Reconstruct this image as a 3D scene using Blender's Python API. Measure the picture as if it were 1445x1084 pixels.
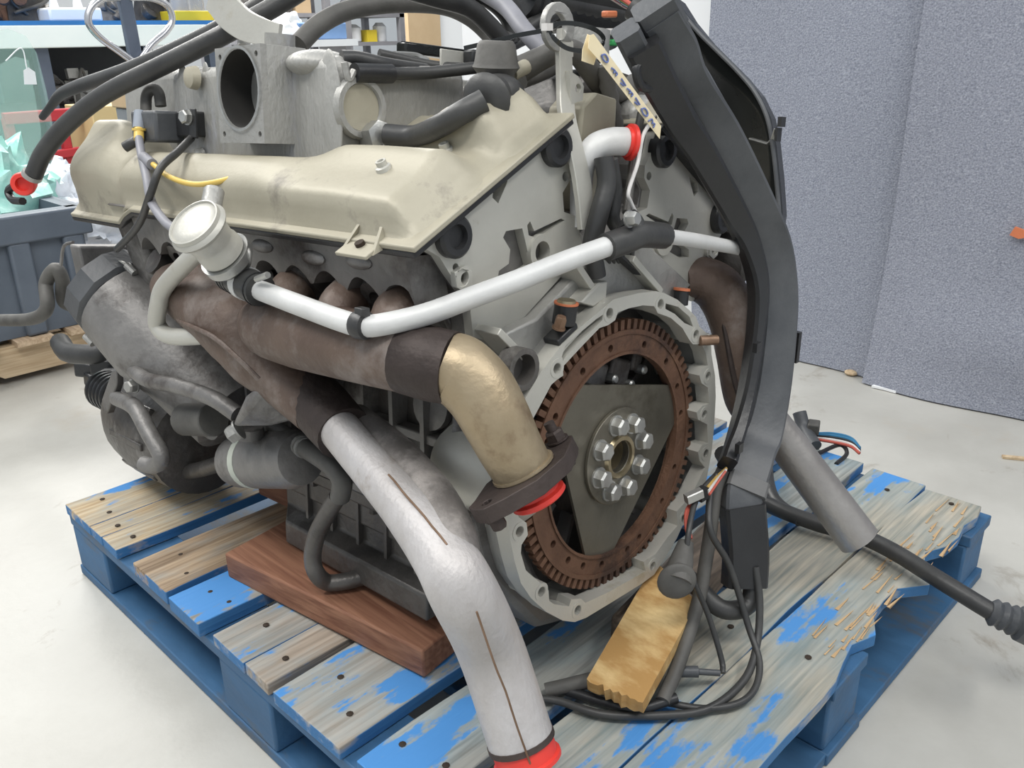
import bpy, bmesh, math, random
from mathutils import Vector, Matrix, noise
from mathutils.geometry import tessellate_polygon
random.seed(7)
PI = math.pi
C = bpy.context.scene.collection
S = bpy.context.scene
for o in list(bpy.data.objects): bpy.data.objects.remove(o)

# ------------------------------------------------------------ camera, world, lights, exposure
CAM = Vector((-0.3985, -0.3165, 0.8739)); F = 1235.5
MC = (Matrix.Rotation(-0.7923, 3, 'Z') @ Matrix.Rotation(1.19021, 3, 'X') @ Matrix.Rotation(-0.01738, 3, 'Z'))
cd = bpy.data.cameras.new('camera'); cam = bpy.data.objects.new('camera', cd); C.objects.link(cam)
cam.location = CAM; cam.rotation_euler = MC.to_euler(); cd.sensor_width = 36; cd.lens = F/1445*36; cd.clip_start = .05
S.camera = cam
S.view_settings.view_transform = 'Standard'; S.view_settings.look = 'None'; S.view_settings.gamma = 1
S.view_settings.use_curve_mapping = False; S.view_settings.exposure = 0.12
w = bpy.data.worlds.new('world'); S.world = w; w.use_nodes = True
w.node_tree.nodes['Background'].inputs[0].default_value = (.86, .93, 1, 1); w.node_tree.nodes['Background'].inputs[1].default_value = .62
def area(name, loc, target, sx, sy, power, col=(1, .98, .94)):
    l = bpy.data.lights.new(name, 'AREA'); l.shape = 'RECTANGLE'; l.size = sx; l.size_y = sy; l.energy = power; l.color = col
    o = bpy.data.objects.new(name, l); C.objects.link(o); o.location = loc
    o.rotation_euler = (Vector(target)-Vector(loc)).to_track_quat('-Z', 'Y').to_euler(); return o
area('ceiling_or_fill_light', (-.9, -.2, 3.0), (-.6, .1, 0), 1.6, .5, 40)
area('ceiling_or_fill_light', (-.6, 2.4, 3.0), (0, 1.9, 0), 2.4, .5, 70)
area('ceiling_or_fill_light', (1.2, -1.4, 3.0), (1.1, -1, 0), 2.4, .4, 45)
area('ceiling_or_fill_light', (2.2, 5.2, 3.0), (2, 4.8, 0), 3.5, 1.0, 260)  # unseen fill light, added to brighten the bench and far background

# engine frame: origin on the crank at the flexplate, x to its right bank, y to its front, z up (it leans on its blocks)
EO = Vector((0.35893, 0.25996, 0.40206)); _a, _b, _c = 0.0122026, -0.0564571, 0.1150857
ME = Matrix.Rotation(_a, 3, 'Z') @ Matrix.Rotation(_b, 3, 'X') @ Matrix.Rotation(_c, 3, 'Y')
def ray(px, py): return MC @ Vector(((px-722.5)/F, -(py-542)/F, -1))
def WP(px, py, ax, v):                       # world point where a sight line meets the plane axis = v
    i = 'xyz'.index(ax); d = ray(px, py); return CAM + d*((v-CAM[i])/d[i])
def EP(px, py, ax, v):                       # the same on a plane of the engine frame
    i = 'xyz'.index(ax); o = ME.transposed() @ (CAM-EO); d = ME.transposed() @ ray(px, py); return o + d*((v-o[i])/d[i])
def E2W(p): return EO + ME @ Vector(p)
def W2E(p): return ME.transposed() @ (Vector(p)-EO)

# ------------------------------------------------------------ materials
def mat(name, c1, c2=None, scale=12, rough=.5, metal=0, bump=.15, bscale=None, pos=.5, wid=.25, c3=None, s3=3, p3=.62, rvar=.12, stretch=(1, 1, 1), trans=0, alpha=1, spec=.5):
    m = bpy.data.materials.new(name); m.use_nodes = True; nt = m.node_tree; N = nt.nodes; L = nt.links
    b = N['Principled BSDF']; b.inputs['Roughness'].default_value = rough; b.inputs['Metallic'].default_value = metal
    b.inputs['Specular IOR Level'].default_value = spec
    if c2 is None: c2 = tuple(x*.8 for x in c1)
    tc = N.new('ShaderNodeTexCoord'); mp = N.new('ShaderNodeMapping'); mp.inputs['Scale'].default_value = stretch; L.new(tc.outputs['Object'], mp.inputs['Vector'])
    n = N.new('ShaderNodeTexNoise'); n.inputs['Scale'].default_value = scale; n.inputs['Detail'].default_value = 7; n.inputs['Roughness'].default_value = .62
    L.new(mp.outputs[0], n.inputs['Vector'])
    r = N.new('ShaderNodeValToRGB'); r.color_ramp.elements[0].position = pos-wid; r.color_ramp.elements[1].position = pos+wid
    r.color_ramp.elements[0].color = (*c1, 1); r.color_ramp.elements[1].color = (*c2, 1); L.new(n.outputs['Fac'], r.inputs[0])
    out = r.outputs[0]
    if c3:
        n3 = N.new('ShaderNodeTexNoise'); n3.inputs['Scale'].default_value = s3; n3.inputs['Detail'].default_value = 8; n3.inputs['Roughness'].default_value = .7
        L.new(mp.outputs[0], n3.inputs['Vector'])
        r3 = N.new('ShaderNodeMapRange'); r3.inputs[1].default_value = p3-.06; r3.inputs[2].default_value = p3+.06; L.new(n3.outputs['Fac'], r3.inputs[0])
        mx = N.new('ShaderNodeMix'); mx.data_type = 'RGBA'; L.new(r3.outputs[0], mx.inputs[0]); L.new(out, mx.inputs[6]); mx.inputs[7].default_value = (*c3, 1); out = mx.outputs[2]
    L.new(out, b.inputs['Base Color'])
    if rvar:
        rr = N.new('ShaderNodeMapRange'); rr.inputs[3].default_value = max(.03, rough-rvar); rr.inputs[4].default_value = min(1, rough+rvar); L.new(n.outputs['Fac'], rr.inputs[0]); L.new(rr.outputs[0], b.inputs['Roughness'])
    if bump:
        n2 = N.new('ShaderNodeTexNoise'); n2.inputs['Scale'].default_value = bscale or scale*6; n2.inputs['Detail'].default_value = 4; L.new(mp.outputs[0], n2.inputs['Vector'])
        bp = N.new('ShaderNodeBump'); bp.inputs['Strength'].default_value = bump; bp.inputs['Distance'].default_value = .004; L.new(n2.outputs['Fac'], bp.inputs['Height']); L.new(bp.outputs[0], b.inputs['Normal'])
    if trans: b.inputs['Transmission Weight'].default_value = trans
    if alpha < 1: b.inputs['Alpha'].default_value = alpha
    return m
def wood(name, bare, bare2, paint=None, amount=.5, scale=3.0, axis=0, off=0):
    """sawn board: grain along axis, knots, worn paint patches"""
    m = bpy.data.materials.new(name); m.use_nodes = True; nt = m.node_tree; N = nt.nodes; L = nt.links; b = N['Principled BSDF']
    tc = N.new('ShaderNodeTexCoord'); mp = N.new('ShaderNodeMapping'); st = [24, 24, 24]; st[axis] = 1.3; mp.inputs['Scale'].default_value = st; L.new(tc.outputs['Object'], mp.inputs[0]); mp.inputs['Location'].default_value = (off, off*.7, off*.3)
    n = N.new('ShaderNodeTexNoise'); n.inputs['Scale'].default_value = 5; n.inputs['Detail'].default_value = 8; n.inputs['Distortion'].default_value = .4; L.new(mp.outputs[0], n.inputs[0])
    r = N.new('ShaderNodeValToRGB'); r.color_ramp.elements[0].position = .3; r.color_ramp.elements[1].position = .68; r.color_ramp.elements[0].color = (*bare, 1); r.color_ramp.elements[1].color = (*bare2, 1); L.new(n.outputs['Fac'], r.inputs[0]); out = r.outputs[0]
    if paint:
        mp2 = N.new('ShaderNodeMapping'); s2 = [5, 5, 5]; s2[axis] = 2.2; mp2.inputs['Scale'].default_value = s2; mp2.inputs['Location'].default_value = (off*1.3, off, 0); L.new(tc.outputs['Object'], mp2.inputs[0])
        n3 = N.new('ShaderNodeTexNoise'); n3.inputs['Scale'].default_value = scale; n3.inputs['Detail'].default_value = 9; n3.inputs['Roughness'].default_value = .6; L.new(mp2.outputs[0], n3.inputs[0])
        ad = N.new('ShaderNodeMath'); ad.operation = 'ADD'; mu = N.new('ShaderNodeMath'); mu.operation = 'MULTIPLY'; mu.inputs[1].default_value = .16; L.new(n.outputs['Fac'], mu.inputs[0]); L.new(n3.outputs['Fac'], ad.inputs[0]); L.new(mu.outputs[0], ad.inputs[1])
        th = .58 + .16*(1-amount) - .08*amount
        r3 = N.new('ShaderNodeMapRange'); r3.inputs[1].default_value = th-.012; r3.inputs[2].default_value = th+.02; L.new(ad.outputs[0], r3.inputs[0])
        r4 = N.new('ShaderNodeMapRange'); r4.inputs[1].default_value = th-.16; r4.inputs[2].default_value = th-.0; r4.inputs[4].default_value = .38; L.new(ad.outputs[0], r4.inputs[0])
        mq = N.new('ShaderNodeMix'); mq.data_type = 'RGBA'; L.new(r4.outputs[0], mq.inputs[0]); L.new(out, mq.inputs[6]); mq.inputs[7].default_value = (.20, .32, .38, 1)
        # the sawn edges and ends kept their paint; only the walked-on faces wore bare
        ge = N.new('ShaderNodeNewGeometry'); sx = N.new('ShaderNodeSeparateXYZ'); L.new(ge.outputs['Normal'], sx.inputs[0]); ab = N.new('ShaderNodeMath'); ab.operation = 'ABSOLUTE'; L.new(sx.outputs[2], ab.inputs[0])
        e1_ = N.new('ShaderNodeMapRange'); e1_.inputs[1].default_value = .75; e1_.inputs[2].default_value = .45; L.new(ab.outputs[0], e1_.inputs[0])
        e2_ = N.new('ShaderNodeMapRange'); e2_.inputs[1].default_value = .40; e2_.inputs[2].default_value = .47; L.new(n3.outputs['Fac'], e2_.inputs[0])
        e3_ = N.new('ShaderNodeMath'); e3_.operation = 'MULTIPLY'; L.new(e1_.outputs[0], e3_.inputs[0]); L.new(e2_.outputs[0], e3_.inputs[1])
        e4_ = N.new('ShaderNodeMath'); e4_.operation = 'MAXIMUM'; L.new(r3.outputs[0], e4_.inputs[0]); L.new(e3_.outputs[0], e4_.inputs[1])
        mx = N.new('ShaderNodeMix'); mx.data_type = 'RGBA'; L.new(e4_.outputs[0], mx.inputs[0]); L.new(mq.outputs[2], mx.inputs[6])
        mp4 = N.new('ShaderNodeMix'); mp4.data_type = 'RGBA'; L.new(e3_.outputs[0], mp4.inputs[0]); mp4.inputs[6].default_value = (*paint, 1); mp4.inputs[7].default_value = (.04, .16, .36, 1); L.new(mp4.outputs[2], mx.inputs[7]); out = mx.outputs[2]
    L.new(out, b.inputs['Base Color']); b.inputs['Roughness'].default_value = .72
    bp = N.new('ShaderNodeBump'); bp.inputs['Strength'].default_value = .6; bp.inputs['Distance'].default_value = .002; L.new(n.outputs['Fac'], bp.inputs['Height']); L.new(bp.outputs[0], b.inputs['Normal'])
    return m
M = dict(
 alu=mat('cast_aluminium', (.25, .25, .235), (.44, .43, .41), 9, .46, .4, .25, 160, c3=(.22, .20, .17), s3=7, p3=.66),
 aluw=mat('machined_aluminium', (.44, .43, .39), (.55, .54, .49), 7, .45, .3, .08, 200, c3=(.36, .32, .24), s3=9, p3=.68),
 intake=mat('sand_cast_intake', (.25, .245, .225), (.42, .415, .395), 8, .5, .35, .35, 190, c3=(.44, .45, .50), s3=5, p3=.60, stretch=(1, 1.3, .5)),
 cover=mat('champagne_painted_cover', (.31, .285, .215), (.42, .39, .31), 5, .5, .15, .10, 140, c3=(.15, .135, .115), s3=5, p3=.66),
 dark=mat('oily_dark_casting', (.035, .032, .030), (.15, .14, .13), 9, .42, .35, .4, 70, c3=(.26, .25, .24), s3=6, p3=.63),
 mid=mat('dusty_grey_casting', (.13, .125, .12), (.28, .27, .26), 9, .5, .4, .35, 90, c3=(.07, .06, .055), s3=5, p3=.58),
 black=mat('black_plastic', (.012, .012, .013), (.028, .029, .031), 7, .38, 0, .12, 120, rvar=.1),
 blackd=mat('dusty_black_plastic', (.05, .054, .06), (.10, .104, .11), 14, .45, 0, .12, 160, c3=(.13, .13, .125), s3=30, p3=.72),
 gloss=mat('glossy_black_paint', (.008, .009, .009), (.02, .022, .021), 5, .16, 0, .03, rvar=.08),
 rubber=mat('dull_rubber', (.022, .022, .023), (.06, .06, .058), 12, .45, 0, .1, 150, rvar=.1),
 rubberg=mat('grey_dusty_rubber', (.05, .048, .044), (.13, .125, .115), 14, .6, 0, .12, 150),
 rust=mat('rusty_steel', (.085, .042, .026), (.21, .112, .068), 16, .68, .25, .35, 160, c3=(.055, .03, .022), s3=9, p3=.60),
 exh=mat('brown_exhaust_steel', (.075, .048, .037), (.165, .118, .092), 11, .55, .2, .3, 120, c3=(.235, .20, .18), s3=5, p3=.56),
 exhd=mat('dark_exhaust_sleeve', (.03, .022, .02), (.085, .065, .058), 12, .6, .4, .35, 120),
 gold=mat('straw_tinted_stainless', (.27, .20, .115), (.42, .345, .235), 9, .42, .5, .2, 120, c3=(.20, .135, .08), s3=7, p3=.57),
 pipe=mat('weathered_silver_pipe', (.36, .33, .31), (.60, .585, .59), 9, .52, .25, .3, 200, c3=(.24, .18, .13), s3=6, p3=.66, stretch=(1, 1, .6)),
 piper=mat('dull_pipe', (.27, .25, .235), (.42, .40, .38), 12, .42, .65, .15, 150),
 white=mat('pale_aluminium_tube', (.56, .56, .55), (.68, .68, .67), 20, .5, .1, .08, 200),
 flex=mat('olive_grey_steel', (.125, .115, .092), (.20, .185, .15), 10, .42, .65, .08, 160, c3=(.085, .075, .055), s3=6, p3=.6),
 bolt=mat('zinc_bolt', (.34, .34, .33), (.50, .50, .48), 40, .38, .75, .1),
 boltb=mat('brown_bolt', (.17, .10, .06), (.30, .20, .14), 40, .5, .6, .15),
 brass=mat('bright_bore', (.34, .28, .17), (.5, .43, .3), 30, .35, .8, .05),
 red=mat('red_plastic_cap', (.72, .035, .03), (.80, .06, .04), 10, .42, 0, .0),
 orange=mat('orange_seal', (.65, .20, .09), None, 10, .5, 0, 0),
 yellow=mat('yellow_tube', (.62, .42, .07), (.70, .50, .14), 10, .4, 0, 0),
 paper=mat('manila_tag', (.78, .66, .42), (.82, .72, .50), 10, .8, 0, .05),
 ink=mat('blue_ink', (.10, .14, .36), (.2, .25, .48), 300, .8, 0, 0),
 wirew=mat('white_wire', (.7, .68, .66), None, 10, .5, 0, 0), wirer=mat('red_wire', (.50, .10, .07), None, 10, .5, 0, 0),
 wireb=mat('blue_wire', (.03, .18, .34), None, 10, .5, 0, 0), wireg=mat('green_wire', (.05, .42, .12), None, 10, .5, 0, 0), wireo=mat('ochre_wire', (.55, .36, .10), None, 10, .5, 0, 0),
 void=mat('near_black_interior', (.012, .011, .010), (.03, .028, .025), 10, .8, 0, 0),  # near-black colour for the throttle bore and crank end
 branch=mat('dusky_pipe_steel', (.13, .115, .105), (.24, .225, .215), 12, .55, .25, .3, 120, c3=(.36, .33, .31), s3=6, p3=.62),
 redwood=wood('redwood_timber', (.16, .062, .034), (.30, .145, .085), axis=1),
 osb=mat('flaky_strand_board', (.42, .24, .08), (.74, .55, .27), 16, .7, 0, .6, 60, stretch=(1, .4, 1), c3=(.22, .11, .04), s3=14, p3=.63, wid=.09),
 timber=wood('dark_timber', (.06, .045, .034), (.16, .12, .09), axis=0),
 bluep=mat('blue_painted_wood', (.028, .085, .17), (.05, .15, .30), 12, .6, 0, .3, 60, c3=(.09, .10, .11), s3=9, p3=.60, stretch=(1, .4, 1)),
 split=mat('splintered_pine', (.40, .25, .12), (.62, .44, .25), 20, .75, 0, .5, 60, stretch=(.2, 1, 1)),
 pine=wood('pale_pine', (.42, .30, .18), (.60, .47, .31), axis=0),
 nail=mat('old_nail', (.05, .035, .025), None, 10, .7, .4, 0),
)
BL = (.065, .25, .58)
def concrete():
    m = mat('concrete', (.40, .39, .355), (.56, .55, .51), 2.6, .42, 0, .12, 60, c3=(.44, .40, .34), s3=1.5, p3=.62, rvar=.14)
    nt = m.node_tree; N = nt.nodes; L = nt.links; b = N['Principled BSDF']; src = b.inputs['Base Color'].links[0].from_socket
    tc = N.new('ShaderNodeTexCoord'); nd = N.new('ShaderNodeTexNoise'); nd.inputs['Scale'].default_value = 5.5; nd.inputs['Detail'].default_value = 12; nd.inputs['Roughness'].default_value = .72; nd.inputs['Distortion'].default_value = .8
    L.new(tc.outputs['Object'], nd.inputs[0]); mr = N.new('ShaderNodeMapRange'); mr.inputs[1].default_value = .60; mr.inputs[2].default_value = .72; mr.inputs[4].default_value = .7
    L.new(nd.outputs['Fac'], mr.inputs[0]); mx = N.new('ShaderNodeMix'); mx.data_type = 'RGBA'; L.new(mr.outputs[0], mx.inputs[0]); L.new(src, mx.inputs[6]); mx.inputs[7].default_value = (.24, .20, .15, 1); L.new(mx.outputs[2], b.inputs['Base Color'])
    return m
M['concrete'] = concrete()
M['felt'] = mat('blue_grey_felt', (.17, .185, .235), (.40, .42, .48), 260, .95, 0, .8, 220, rvar=0, wid=.2, spec=.1)
M['felt2'] = mat('grey_felt', (.165, .178, .225), (.39, .405, .46), 260, .95, 0, .8, 220, rvar=0, wid=.2, spec=.1)
M['wall'] = mat('white_painted_wall', (.82, .83, .84), (.86, .87, .88), 2, .7, 0, .03)

# ------------------------------------------------------------ mesh helpers
class G:
    def __init__(s): s.v = []; s.f = []
    def add(s, vs, fs):
        o = len(s.v); s.v += [Vector(v) for v in vs]; s.f += [tuple(i+o for i in f) for f in fs]; return s
    def box(s, c, size, R=None, taper=1):
        vs = []
        for k in (-1, 1):
            t = taper if k > 0 else 1
            for i, j in ((-1, -1), (1, -1), (1, 1), (-1, 1)):
                p = Vector((i*size[0]/2*t, j*size[1]/2*t, k*size[2]/2)); vs.append((R @ p if R else p)+Vector(c))
        return s.add(vs, [(3, 2, 1, 0), (4, 5, 6, 7), (0, 1, 5, 4), (1, 2, 6, 5), (2, 3, 7, 6), (3, 0, 4, 7)])
    def minmax(s, a, b): a = Vector(a); b = Vector(b); return s.box((a+b)/2, b-a)
    def prism(s, loops, fn):          # loops of 2-D points (outer first, then holes); fn(a, b, t) -> 3-D, t in 0..1
        loops = [list(l) for l in loops]; flat = [p for l in loops for p in l]; n = len(flat)
        tr = tessellate_polygon([[Vector((p[0], p[1], 0)) for p in l] for l in loops])
        vs = [fn(p[0], p[1], 0) for p in flat]+[fn(p[0], p[1], 1) for p in flat]
        fs = [tuple(t) for t in tr]+[tuple(i+n for i in reversed(t)) for t in tr]; o = 0
        for l in loops:
            k = len(l)
            for i in range(k): a, b2 = o+i, o+(i+1) % k; fs.append((a, b2, b2+n, a+n))
            o += k
        return s.add(vs, fs)
    def plate_y(s, loops, y0, y1): return s.prism(loops, lambda a, b, t: (a, y0+(y1-y0)*t, b))
    def tube(s, pts, r, seg=12, sub=6, cap=True, hollow=0, smooth=True, ell=None):
        P = [Vector(p[:3]) for p in pts]; Rr = [p[3] if len(p) > 3 else r for p in pts]
        if smooth and len(P) > 2: P, Rr = catmull(P, Rr, sub)
        n = len(P); T = [(P[min(i+1, n-1)]-P[max(i-1, 0)]).normalized() for i in range(n)]
        u = T[0].orthogonal().normalized(); vs = []
        for i in range(n):
            u = (u-T[i]*u.dot(T[i])).normalized(); w2 = T[i].cross(u)
            for k in range(seg):
                a = 2*PI*k/seg; vs.append(P[i]+(u*math.cos(a)+w2*math.sin(a))*Rr[i])
        fs = [(i*seg+k, i*seg+(k+1) % seg, (i+1)*seg+(k+1) % seg, (i+1)*seg+k) for i in range(n-1) for k in range(seg)]
        if cap:
            fs.append(tuple(range(seg-1, -1, -1)))
            if not hollow: fs.append(tuple((n-1)*seg+k for k in range(seg)))
        if hollow:                      # open end: inner wall going back
            o = len(vs); ri = Rr[-1]-hollow; d = Rr[-1]*2.2
            for q, (dd, rr) in enumerate(((0, ri), (d, ri))):
                for k in range(seg):
                    a = 2*PI*k/seg; vs.append(P[-1]-T[-1]*dd+(u*math.cos(a)+T[-1].cross(u)*math.sin(a))*rr)
            for k in range(seg):
                k2 = (k+1) % seg; b0 = (n-1)*seg; fs += [(b0+k, b0+k2, o+k2, o+k), (o+k, o+k2, o+seg+k2, o+seg+k)]
            fs.append(tuple(o+seg+k for k in range(seg)))
        return s.add(vs, fs)
    def lathe(s, prof, c, d, seg=28, up=None, a0=0, ngon=False):   # prof [(r, h)...] about axis d from c
        d = Vector(d).normalized(); c = Vector(c); u = (Vector(up)-d*Vector(up).dot(d)).normalized() if up else d.orthogonal().normalized(); w2 = d.cross(u); vs = []; n = len(prof)
        for r, h in prof:
            for k in range(seg):
                a = a0+2*PI*k/seg; vs.append(c+d*h+(u*math.cos(a)+w2*math.sin(a))*r)
        fs = [(i*seg+k, i*seg+(k+1) % seg, (i+1)*seg+(k+1) % seg, (i+1)*seg+k) for i in range(n-1) for k in range(seg)]
        fs += [tuple(range(seg-1, -1, -1)), tuple((n-1)*seg+k for k in range(seg))]
        return s.add(vs, fs)
    def hexbolt(s, c, d, r, h, wash=True):
        if wash: s.lathe([(r*1.15, 0), (r*1.15, h*.18)], c, d, 18)
        c = Vector(c)+Vector(d).normalized()*h*.18
        return s.lathe([(r, 0), (r, h*.8), (r*.8, h)], c, d, 6)
    def sweep(s, pts, w, dpt, side, sub=6, smooth=True):   # rectangular section, side = approx width direction
        P = [Vector(p[:3]) for p in pts]; W = [(p[3] if len(p) > 3 else w) for p in pts]
        if smooth: P, W = catmull(P, W, sub)
        n = len(P); vs = []; b = dpt*.12
        for i in range(n):
            T = (P[min(i+1, n-1)]-P[max(i-1, 0)]).normalized(); u = Vector(side); u = (u-T*u.dot(T)).normalized(); v = T.cross(u); h = W[i]/2; g = dpt/2
            for (x, y) in ((-h+b, -g), (h-b, -g), (h, -g+b), (h, g-b), (h-b, g), (-h+b, g), (-h, g-b), (-h, -g+b)): vs.append(P[i]+u*x+v*y)
        fs = [(i*8+k, i*8+(k+1) % 8, (i+1)*8+(k+1) % 8, (i+1)*8+k) for i in range(n-1) for k in range(8)]
        fs += [tuple(range(7, -1, -1)), tuple((n-1)*8+k for k in range(8))]
        return s.add(vs, fs)
    def sphere(s, c, r, seg=16, rings=10, R=None):
        r = Vector(r) if not isinstance(r, (int, float)) else Vector((r, r, r)); vs = []; c = Vector(c)
        for i in range(rings+1):
            t = PI*i/rings
            for k in range(seg):
                a = 2*PI*k/seg; p = Vector((math.sin(t)*math.cos(a)*r.x, math.sin(t)*math.sin(a)*r.y, math.cos(t)*r.z)); vs.append(c+(R @ p if R else p))
        return s.add(vs, [(i*seg+k, (i+1)*seg+k, (i+1)*seg+(k+1) % seg, i*seg+(k+1) % seg) for i in range(rings) for k in range(seg)])
    def mesh(s, name, m, ang=35, shift=None):
        me = bpy.data.meshes.new(name); vs = s.v if shift is None else [v-shift for v in s.v]
        me.from_pydata([tuple(v) for v in vs], [], s.f); me.materials.append(M[m] if isinstance(m, str) else m)
        bm = bmesh.new(); bm.from_mesh(me); bmesh.ops.remove_doubles(bm, verts=bm.verts, dist=1e-6); bmesh.ops.recalc_face_normals(bm, faces=bm.faces); bm.to_mesh(me); bm.free()
        me.shade_smooth(); me.set_sharp_from_angle(angle=math.radians(ang)); return me
    def part(s, name, m, parent, bevel=0, label=None, ang=35, seg=2):
        sub = parent.type == 'MESH'; sh = None
        if sub: sh = Vector(parent.get('_o', (0, 0, 0)))
        else: sh = Vector(parent.get('_o', (0, 0, 0)))
        me = s.mesh(name, m, ang, sh); o = bpy.data.objects.new(name, me); C.objects.link(o); o.parent = parent; o['_o'] = list(sh)
        if label: o['label'] = label
        if bevel: addbevel(o, bevel, seg)
        return o
    def top(s, name, m, label=None, cat=None, group=None, kind=None, bevel=0, ang=35, base=None):
        lo = Vector((min(v.x for v in s.v), min(v.y for v in s.v), min(v.z for v in s.v))); hi = Vector((max(v.x for v in s.v), max(v.y for v in s.v), max(v.z for v in s.v)))
        b = Vector(base) if base else Vector(((lo.x+hi.x)/2, (lo.y+hi.y)/2, lo.z)); me = s.mesh(name, m, ang, b)
        o = bpy.data.objects.new(name, me); C.objects.link(o); o.location = b; o['_o'] = list(b)
        for k, v in (('label', label), ('category', cat), ('group', group), ('kind', kind)):
            if v: o[k] = v
        if bevel: addbevel(o, bevel)
        return o
def addbevel(o, wd, seg=2):
    b = o.modifiers.new('bevel', 'BEVEL'); b.width = wd; b.segments = seg; b.limit_method = 'ANGLE'; b.angle_limit = math.radians(40)
def catmull(P, Rr, sub):
    out = []; ro = []; n = len(P)
    for i in range(n-1):
        p0 = P[i-1] if i else P[0]*2-P[1]; p1, p2 = P[i], P[i+1]; p3 = P[i+2] if i+2 < n else P[-1]*2-P[-2]
        for k in range(sub):
            t = k/sub; out.append(.5*((2*p1)+(p2-p0)*t+(2*p0-5*p1+4*p2-p3)*t*t+(3*p1-p0-3*p2+p3)*t**3)); ro.append(Rr[i]+(Rr[i+1]-Rr[i])*t)
    out.append(P[-1]); ro.append(Rr[-1]); return out, ro
def thing(name, label, cat, base=(0, 0, 0), group=None):
    o = bpy.data.objects.new(name, None); C.objects.link(o); o.location = base; o.empty_display_size = .05
    o['label'] = label; o['category'] = cat; o['_o'] = list(base)
    if group: o['group'] = group
    return o
def PL(pts, y): return [(p.x, p.z) for p in (EP(a, b, 'y', y) for a, b in pts)]
def circ(cx, cy, r, n=14, a0=0): return [(cx+r*math.cos(a0+2*PI*k/n), cy+r*math.sin(a0+2*PI*k/n)) for k in range(n)]
def ET(pts): return [tuple(EP(p[0], p[1], p[2], p[3]))+tuple(p[4:]) for p in pts]
def WT(pts): return [tuple(WP(p[0], p[1], p[2], p[3]))+tuple(p[4:]) for p in pts]
def EW(pts): return [tuple(E2W(EP(p[0], p[1], p[2], p[3])))+tuple(p[4:]) for p in pts]

# ============================================================ SETTING
G().minmax((-4, -4, -.05), (9, 11, 0)).top('floor', 'concrete', kind='structure', label='pale stained concrete floor')
G().minmax((2.02, -4, 0), (2.1, 2.3, 3.2)).top('wall_right', 'wall', kind='structure')
G().minmax((-4, 10.0, 0), (9, 10.1, 3.2)).top('wall_back', 'wall', kind='structure')

def felt(name, y0, y1, xb, amp, m, label, flare):
    g = G(); ny, nz = 60, 50; zt = 2.6
    def P(i, k, off):
        y = y0+(y1-y0)*i/ny; t = k/nz; z = .004+(zt-.004)*t
        x = xb+amp*math.sin(y*5+1.3)*(.25+.4*(1-t))+.010*math.sin(y*13+z*3)*(1-t)**2
        x -= flare*math.exp(-z*5)*(.55+.45*math.sin(y*3.1+.6)); x += .012*noise.noise(Vector((y*2, z*2.2, 3)))
        x -= .035*math.exp(-((z-.16)/.08)**2)*(.5+.5*math.sin(y*4+2))
        return Vector((x+off, y, z))
    for off in (0, .008):
        vs = [P(i, k, off) for i in range(ny+1) for k in range(nz+1)]
        g.add(vs, [(i*(nz+1)+k, (i+1)*(nz+1)+k, (i+1)*(nz+1)+k+1, i*(nz+1)+k+1) for i in range(ny) for k in range(nz)])
    e = [P(0, k, 0) for k in range(nz+1)]+[P(0, k, .008) for k in range(nz+1)]; g.add(e, [(k, k+1, k+nz+2, k+nz+1) for k in range(nz)])
    e = [P(ny, k, 0) for k in range(nz+1)]+[P(ny, k, .008) for k in range(nz+1)]; g.add(e, [(k, k+1, k+nz+2, k+nz+1) for k in range(nz)])
    return g.top(name, m, label, 'curtain', ang=60)
felt('felt_curtain', .40, 1.12, 1.86, .012, 'felt', 'blue-grey felt sheet hung on the wall behind the engine, tucked under its neighbour', .05)
felt('felt_curtain', -1.9, .53, 1.83, .016, 'felt2', 'blue-grey felt sheet at the right edge, its edge overlapping the sheet behind the engine', .06)
p = WP(1250, 549, 'z', 0); g = G(); g.prism([[(0, 0), (.03, .004), (.062, .002), (.066, .018), (.03, .026), (.004, .02)]], lambda a, b, t: (p.x+b-.02, p.y+.03-a, .002+.006*t)); g.top('paper_scrap', 'wall', 'white scrap of paper on the floor under the felt edge', 'paper')
p = WP(1200, 530, 'z', 0); g = G(); g.sphere((p.x, p.y, .008), (.014, .018, .008), 8, 6); g.top('debris', 'pine', 'tan crumb of debris where the two felt sheets meet the floor', 'debris')
p = WP(1435, 766-110, 'z', 0)
p = WP(1432, 648, 'z', 0); g = G(); g.box((p.x, p.y, .003), (.012, .05, .005), Matrix.Rotation(.5, 3, 'Z')); g.top('wood_chip', 'pine', 'tan wood splinter on the floor at the right edge', 'wood chip')
p = WP(1440, 327, 'x', 1.81); g = G(); g.prism([[(0, 0), (.02, -.006), (.05, .004), (.055, .018), (.03, .014), (.008, .02)]], lambda a, b, t: (p.x-.004+.008*t, p.y+.02-a, p.z+b-.01)); g.top('orange_fluff', 'orange', 'orange scrap stuck to the felt sheet at the right edge', 'scrap')

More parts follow.
